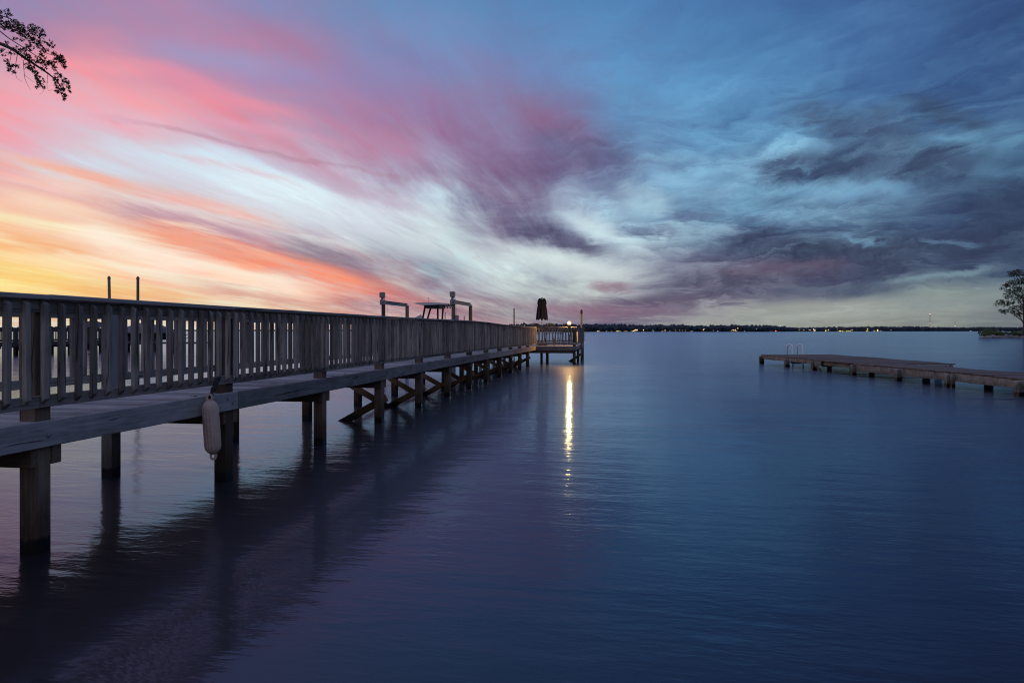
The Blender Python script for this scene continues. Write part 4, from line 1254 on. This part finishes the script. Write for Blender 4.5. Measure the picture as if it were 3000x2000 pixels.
# a few lit houses
def house(px, wpx, label):
    Z = interp(px, SHORE) + 6
    p = at(px, Z, z=1.0)
    wd = wpx * Z / F
    root = thing('lake_house', label, 'house', p)
    beam('wall', root, M['wallp'], (-wd / 2, 3, 2.0), (wd / 2, 3, 2.0), 6, 4, 0.0)
    bm = bmesh.new()
    v = [bm.verts.new(c) for c in ((-wd / 2 - 0.5, -0.6, 3.95), (wd / 2 + 0.5, -0.6, 3.95), (wd / 2 + 0.5, 6.6, 3.95), (-wd / 2 - 0.5, 6.6, 3.95), (-wd / 2 - 0.5, 3, 6.2), (wd / 2 + 0.5, 3, 6.2))]
    for f_ in ((0, 1, 5, 4), (1, 2, 5), (2, 3, 4, 5), (3, 0, 4), (3, 2, 1, 0)):
        bm.faces.new([v[i] for i in f_])
    fin('roof', bm, M['roof'], root)
    for k in range(3):
        x = -wd / 2 + wd * (k + 0.5) / 3
        beam('window', root, WIN, (x - 0.8, -0.03, 2.2), (x + 0.8, -0.03, 2.2), 0.06, 1.4, 0.0)
WIN = glow('lit_window_pane', (1.0, 0.66, 0.32), 1.6, False)
house(1864, 9, 'pale lake house by elongated warm lights on the far shore left of centre')
house(2150, 12, 'pale lake house with lit windows at the foot of the wooded far shore')
house(2386, 8, 'pale lake house right of the row of white lights on the far shore')
house(2541, 7, 'pale lake house beside the brightest lights on the far right shore')
house(2571, 6, 'rightmost pale lake house, beside a yellow light on the far shore')

# ------------------------------------------------------------------ rocky point on the right
PZ = 157.0
def edge_y(x):
    return PZ + 3 * math.sin(x * 0.23)
bm = bmesh.new()
prevv = None
X0 = at(2874, PZ, z=0).x
for i in range(0, 61):
    x = X0 + i * 2.0
    rise = min(1.0, i / 5.0)
    row = [bm.verts.new((x + max(d, 0) * 0.85, edge_y(x) + d * (0.4 + 0.6 * rise), z * rise - 0.12)) for d, z in ((-1.0, -0.3), (0.5, 0.20), (3, 0.45), (10, 0.7), (26, 0.6), (30, -0.6))]
    if prevv:
        for k in range(5):
            bm.faces.new((prevv[k], row[k], row[k + 1], prevv[k + 1]))
    prevv = row
tag(fin('rocky_point', bm, M['soil']), kind='structure')
bm = Acc()
x = X0 - 0.6
while x < X0 + 70:
    for _ in range(2):
        r = random.uniform(0.30, 0.62)
        ball(bm, (x + random.uniform(-0.3, 0.3), edge_y(x) - 0.5 + random.uniform(-0.5, 0.9), random.uniform(0.0, 0.42) * min(1, (x - X0 + 1.5) / 6)), r, 1, 0.3, (1.25, 1, 0.75))
    x += 0.55
tag(bm.build('shore_rocks', M['rock']), kind='stuff')
def leaf_cards(bm, c, rad, n, size, flat=1.0):
    for _ in range(n):
        while True:
            d = Vector((random.uniform(-1, 1), random.uniform(-1, 1), random.uniform(-1, 1)))
            if d.length <= 1:
                break
        p = Vector(c) + Vector((d.x * rad[0], d.y * rad[1], d.z * rad[2]))
        a = Vector((random.gauss(0, 1), random.gauss(0, 1), random.gauss(0, 1) * flat)).normalized()
        b = a.cross(Vector((random.gauss(0, 1), random.gauss(0, 1), random.gauss(0, 1)))).normalized()
        s_ = size * random.uniform(0.6, 1.3)
        n0 = len(bm.v)
        bm.v.extend((tuple(p + a * s_), tuple(p + b * s_ * 0.55), tuple(p - a * s_), tuple(p - b * s_ * 0.55)))
        bm.f.append((n0, n0 + 1, n0 + 2, n0 + 3))
bm = Acc()
x = X0 + 3.2
while x < X0 + 60:
    hh = random.uniform(0.5, 1.1) + (0.5 if random.random() < 0.25 else 0)
    leaf_cards(bm, (x, edge_y(x) + 1.8 + random.uniform(-0.6, 3), 0.5 + hh * 0.5), (0.9, 1.1, hh * 0.8), 80, 0.2)
    x += 0.36
tag(bm.build('shore_shrubs', M['shrub']), kind='stuff')
def make_tree(label, base, limbs, blobs, lsize, per, lm, trunk_r, trunk_pts, name='oak_tree'):
    root = thing(name, label, 'tree', base)
    bm = bmesh.new()
    tube(bm, trunk_pts, [trunk_r * (1 - 0.75 * i / (len(trunk_pts) - 1)) for i in range(len(trunk_pts))], 10)
    fin('trunk', bm, M['bark'], root)
    for l in limbs:
        bm = bmesh.new(); tube(bm, l[0], l[1], 6); fin('limb', bm, M['bark'], root)
    bm = Acc()
    for c, rad in blobs:
        leaf_cards(bm, c, rad, int(per * rad[0] * rad[1] * rad[2]) + 12, lsize)
    bm.build('crown', lm, root)
    return root
tb = at(3000, 160, z=0.7)
blobs = []
# crown clumps as seen against the sky: (px, py, radius in px)
for px, py, rx, ry in [(2962,800,8,6),(2978,797,12,7),(2995,800,12,8),(3012,806,14,10),(2975,806,9,5),(2962,806,6,4),
                       (2945,838,11,5),(2960,832,13,9),(2980,825,16,10),(3000,824,18,12),(2972,848,16,10),(2992,850,18,14),(2955,856,10,8),(2937,846,5,3),
                       (2952,868,9,7),(2975,870,16,9),(3000,878,20,14),(2932,884,11,7),(2945,890,12,7),(2922,893,4,5),(2962,886,10,7),
                       (2935,910,8,5),(2945,914,7,6),(2962,908,8,6),(2974,915,7,6),(2980,924,6,5),(2990,900,14,8),(3010,905,14,8),(2968,900,8,5),(2988,918,6,3)]:
    k = 160.0 / F
    for dy in (-2.2, 1.8):
        c = at(px + random.uniform(-3, 3), 160 + dy * random.uniform(0.4, 1.3), py) - tb
        blobs.append((c, (rx * k * 1.15, 1.1, ry * k * 1.15)))
for _ in range(34):      # the half of the crown outside the frame
    a = random.uniform(-1.5, 1.5)
    c = Vector((2.6 + 3.0 * math.cos(a), random.uniform(-4, 4), random.uniform(4.0, 14.5)))
    blobs.append((c, (random.uniform(0.9, 1.5), 1.2, random.uniform(0.5, 0.9))))
limbs = []
for px, py in ((2940, 890), (2930, 842), (2970, 800), (2950, 912), (2980, 920), (2960, 865), (3020, 800)):
    e = at(px, 160 + random.uniform(-2, 2), py) - tb
    z0 = max(2.0, e.z - 2.6)
    limbs.append(([(0.0, 0, z0), (e.x * 0.45, e.y * 0.4, z0 + (e.z - z0) * 0.6), tuple(e)], [0.12, 0.08, 0.025]))
make_tree('lone dark tree leaning over the rocky point at the right edge', tb, limbs, blobs, 0.18, 58, M['oak'], 0.30, [(0, 0, -0.6), (0.05, 0, 3), (-0.05, 0.1, 6), (0.1, 0, 9.5), (0.2, 0, 13)])

# ------------------------------------------------------------------ bank and overhanging sweetgum branch on the left
bm = bmesh.new()
pth = [(-15.2, 17.5), (-14.6, 12), (-12.5, 6), (-9.5, 1.0), (-4, -2.2), (4, -3.2), (14, -1.5), (24, 3.0), (34, 6)]
prevv = None
for i, (x, y) in enumerate(pth):
    ox, oy = (-1.0, -0.15) if i < 4 else (0.0, -1.0)
    row = [bm.verts.new((x + ox * d, y + oy * d, z)) for d, z in ((-0.5, -0.3), (0.6, 0.35), (2.0, 0.55), (9, 0.75), (40, 1.0))]
    if prevv:
        for k in range(4):
            bm.faces.new((prevv[k], prevv[k + 1], row[k + 1], row[k]))
    prevv = row
bmesh.ops.recalc_face_normals(bm, faces=bm.faces[:])
tag(fin('lake_bank', bm, M['soil']), kind='structure')

BZ = 15.0
base = Vector((-17.0, 14.4, 0.4))
gum = thing('sweetgum_tree', 'sweetgum branch with star shaped leaves reaching in at the top left corner', 'tree', base)
bm = bmesh.new()
tube(bm, [(0, 0, -0.5), (0.1, 0, 2.5), (-0.1, 0.1, 5.5), (0.1, 0, 9.0), (0.0, 0, 12.5)], [0.28, 0.24, 0.2, 0.14, 0.04], 12)
fin('trunk', bm, M['bark'], gum)
def g(px, py, dy=0.0):
    return at(px, BZ + dy, py) - base
tw = []   # twig polylines in photograph columns and rows, with start and end radius
tw.append(([(-220, 60), (-90, 100), (0, 128), (40, 146), (75, 172), (110, 195), (140, 215), (168, 238), (182, 262)], 0.05, 0.008))
tw.append(([(0, 92), (25, 112), (50, 128), (78, 146), (100, 160), (125, 175), (150, 190), (165, 205), (180, 232), (200, 250)], 0.012, 0.004))
tw.append(([(-60, 30), (0, 45), (30, 55), (45, 66), (60, 90), (90, 110), (115, 140), (140, 158), (165, 165), (188, 190)], 0.012, 0.004))
tw.append(([(-40, 80), (10, 80), (45, 90), (70, 95), (95, 85), (120, 95)], 0.012, 0.004))
tw.append(([(50, 163), (46, 190), (44, 208), (48, 228), (66, 241)], 0.006, 0.002))
tw.append(([(68, 176), (70, 205), (72, 228), (80, 248), (91, 266)], 0.006, 0.002))
tw.append(([(72, 220), (84, 230), (100, 242)], 0.004, 0.002))
tw.append(([(100, 190), (105, 215), (112, 235), (120, 252)], 0.006, 0.002))
tw.append(([(128, 200), (138, 215), (140, 235), (137, 252), (142, 267), (156, 262)], 0.005, 0.002))
tw.append(([(125, 253), (128, 268), (116, 278)], 0.003, 0.0015))
tw.append(([(30, 140), (32, 165), (28, 185), (34, 205)], 0.006, 0.003))
tw.append(([(168, 238), (172, 262), (180, 278), (186, 290)], 0.006, 0.003))
tw.append(([(182, 240), (200, 258), (198, 268)], 0.005, 0.002))
for pts, r0, r1 in tw:
    bm = bmesh.new()
    dy = random.uniform(-0.35, 0.35) if r0 < 0.03 else 0.0
    P_ = [g(px, py, dy) for px, py in pts]
    if r0 > 0.03:
        P_ = [Vector((0.0, 0.0, 7.2))] + P_
        rr = [0.09] + [r0 + (r1 - r0) * i / (len(pts) - 1) for i in range(len(pts))]
    else:
        rr = [r0 + (r1 - r0) * i / (len(pts) - 1) for i in range(len(pts))]
    tube(bm, P_, rr, 6)
    fin('branch' if r0 > 0.03 else 'twig', bm, M['bark'], gum)
bm = bmesh.new()
def star(bm, p, size):
    nrm = Vector((random.gauss(0, 0.9), -1.0 + random.gauss(0, 0.5), random.gauss(0, 0.9))).normalized()
    a = nrm.orthogonal().normalized(); b = nrm.cross(a)
    ang = random.uniform(0, 6.28)
    c = bm.verts.new(p + nrm * 0.006)
    ring = []
    for k in range(10):
        r = size * (1.0 if k % 2 == 0 else 0.28) * random.uniform(0.85, 1.1)
        t_ = ang + 2 * math.pi * k / 10
        ring.append(bm.verts.new(p + (a * math.cos(t_) + b * math.sin(t_)) * r + nrm * random.uniform(-0.008, 0.008)))
    for k in range(10):
        bm.faces.new((c, ring[k], ring[(k + 1) % 10]))
clus = [(20,32,7,5,5),(24,46,9,8,8),(2,36,4,5,4),(-5,60,18,12,22),(14,74,18,12,26),(38,80,16,12,24),(58,88,15,16,30),(40,66,14,8,12),(60,72,10,6,7),
        (92,82,12,10,16),(108,92,16,12,22),(122,98,14,10,14),(72,97,16,10,18),(88,108,14,12,18),(112,120,16,12,18),(92,120,10,8,8),(45,110,8,6,4),(65,116,6,5,3),
        (118,134,12,8,12),(142,124,10,8,8),(152,134,8,6,6),(8,150,7,7,6),(20,128,8,5,4),(27,157,7,5,5),(12,160,6,5,3),(48,150,14,12,16),(65,152,12,10,12),(85,140,14,10,16),
        (75,168,14,10,16),(95,176,14,10,16),(120,172,14,12,26),(132,186,12,8,14),(130,150,12,8,14),(160,158,8,6,7),(175,170,10,10,20),(185,182,8,9,16),(165,178,10,8,12),(190,196,5,4,4),(150,188,12,8,14),
        (18,182,8,8,8),(28,198,8,10,14),(40,212,6,5,5),(42,192,7,5,6),(52,195,4,4,3),(80,195,12,9,12),(92,205,10,10,14),(105,214,8,8,8),(110,228,10,8,14),(120,240,12,10,18),(110,254,7,6,7),(128,255,6,5,5),(128,200,8,6,6),
        (158,200,8,7,8),(170,222,9,8,10),(165,232,8,6,8),(190,236,8,6,9),(202,242,6,5,6),(165,250,7,8,8),(182,256,9,10,14),(200,258,6,7,8),(178,268,10,8,12),(165,268,5,5,5),(190,280,8,5,9),(185,290,5,4,4),(204,268,4,4,3)]
for cx, cy, rx, ry, n in clus:
    for _ in range(int(n * 1.7)):
        a = random.uniform(0, 6.28); k = math.sqrt(random.random())
        star(bm, g(cx + 1.12 * rx * k * math.cos(a), cy + 1.12 * ry * k * math.sin(a), random.uniform(-0.45, 0.45)), random.uniform(0.036, 0.052))
for _ in range(40):      # leafage of the branch outside the frame
    c = g(random.uniform(-260, -20), random.uniform(20, 150))
    for _ in range(12):
        star(bm, c + Vector((random.gauss(0, 0.15), random.gauss(0, 0.3), random.gauss(0, 0.12))), random.uniform(0.03, 0.046))
o = fin('leaves', bm, M['leaf'], gum); o['kind'] = 'stuff'
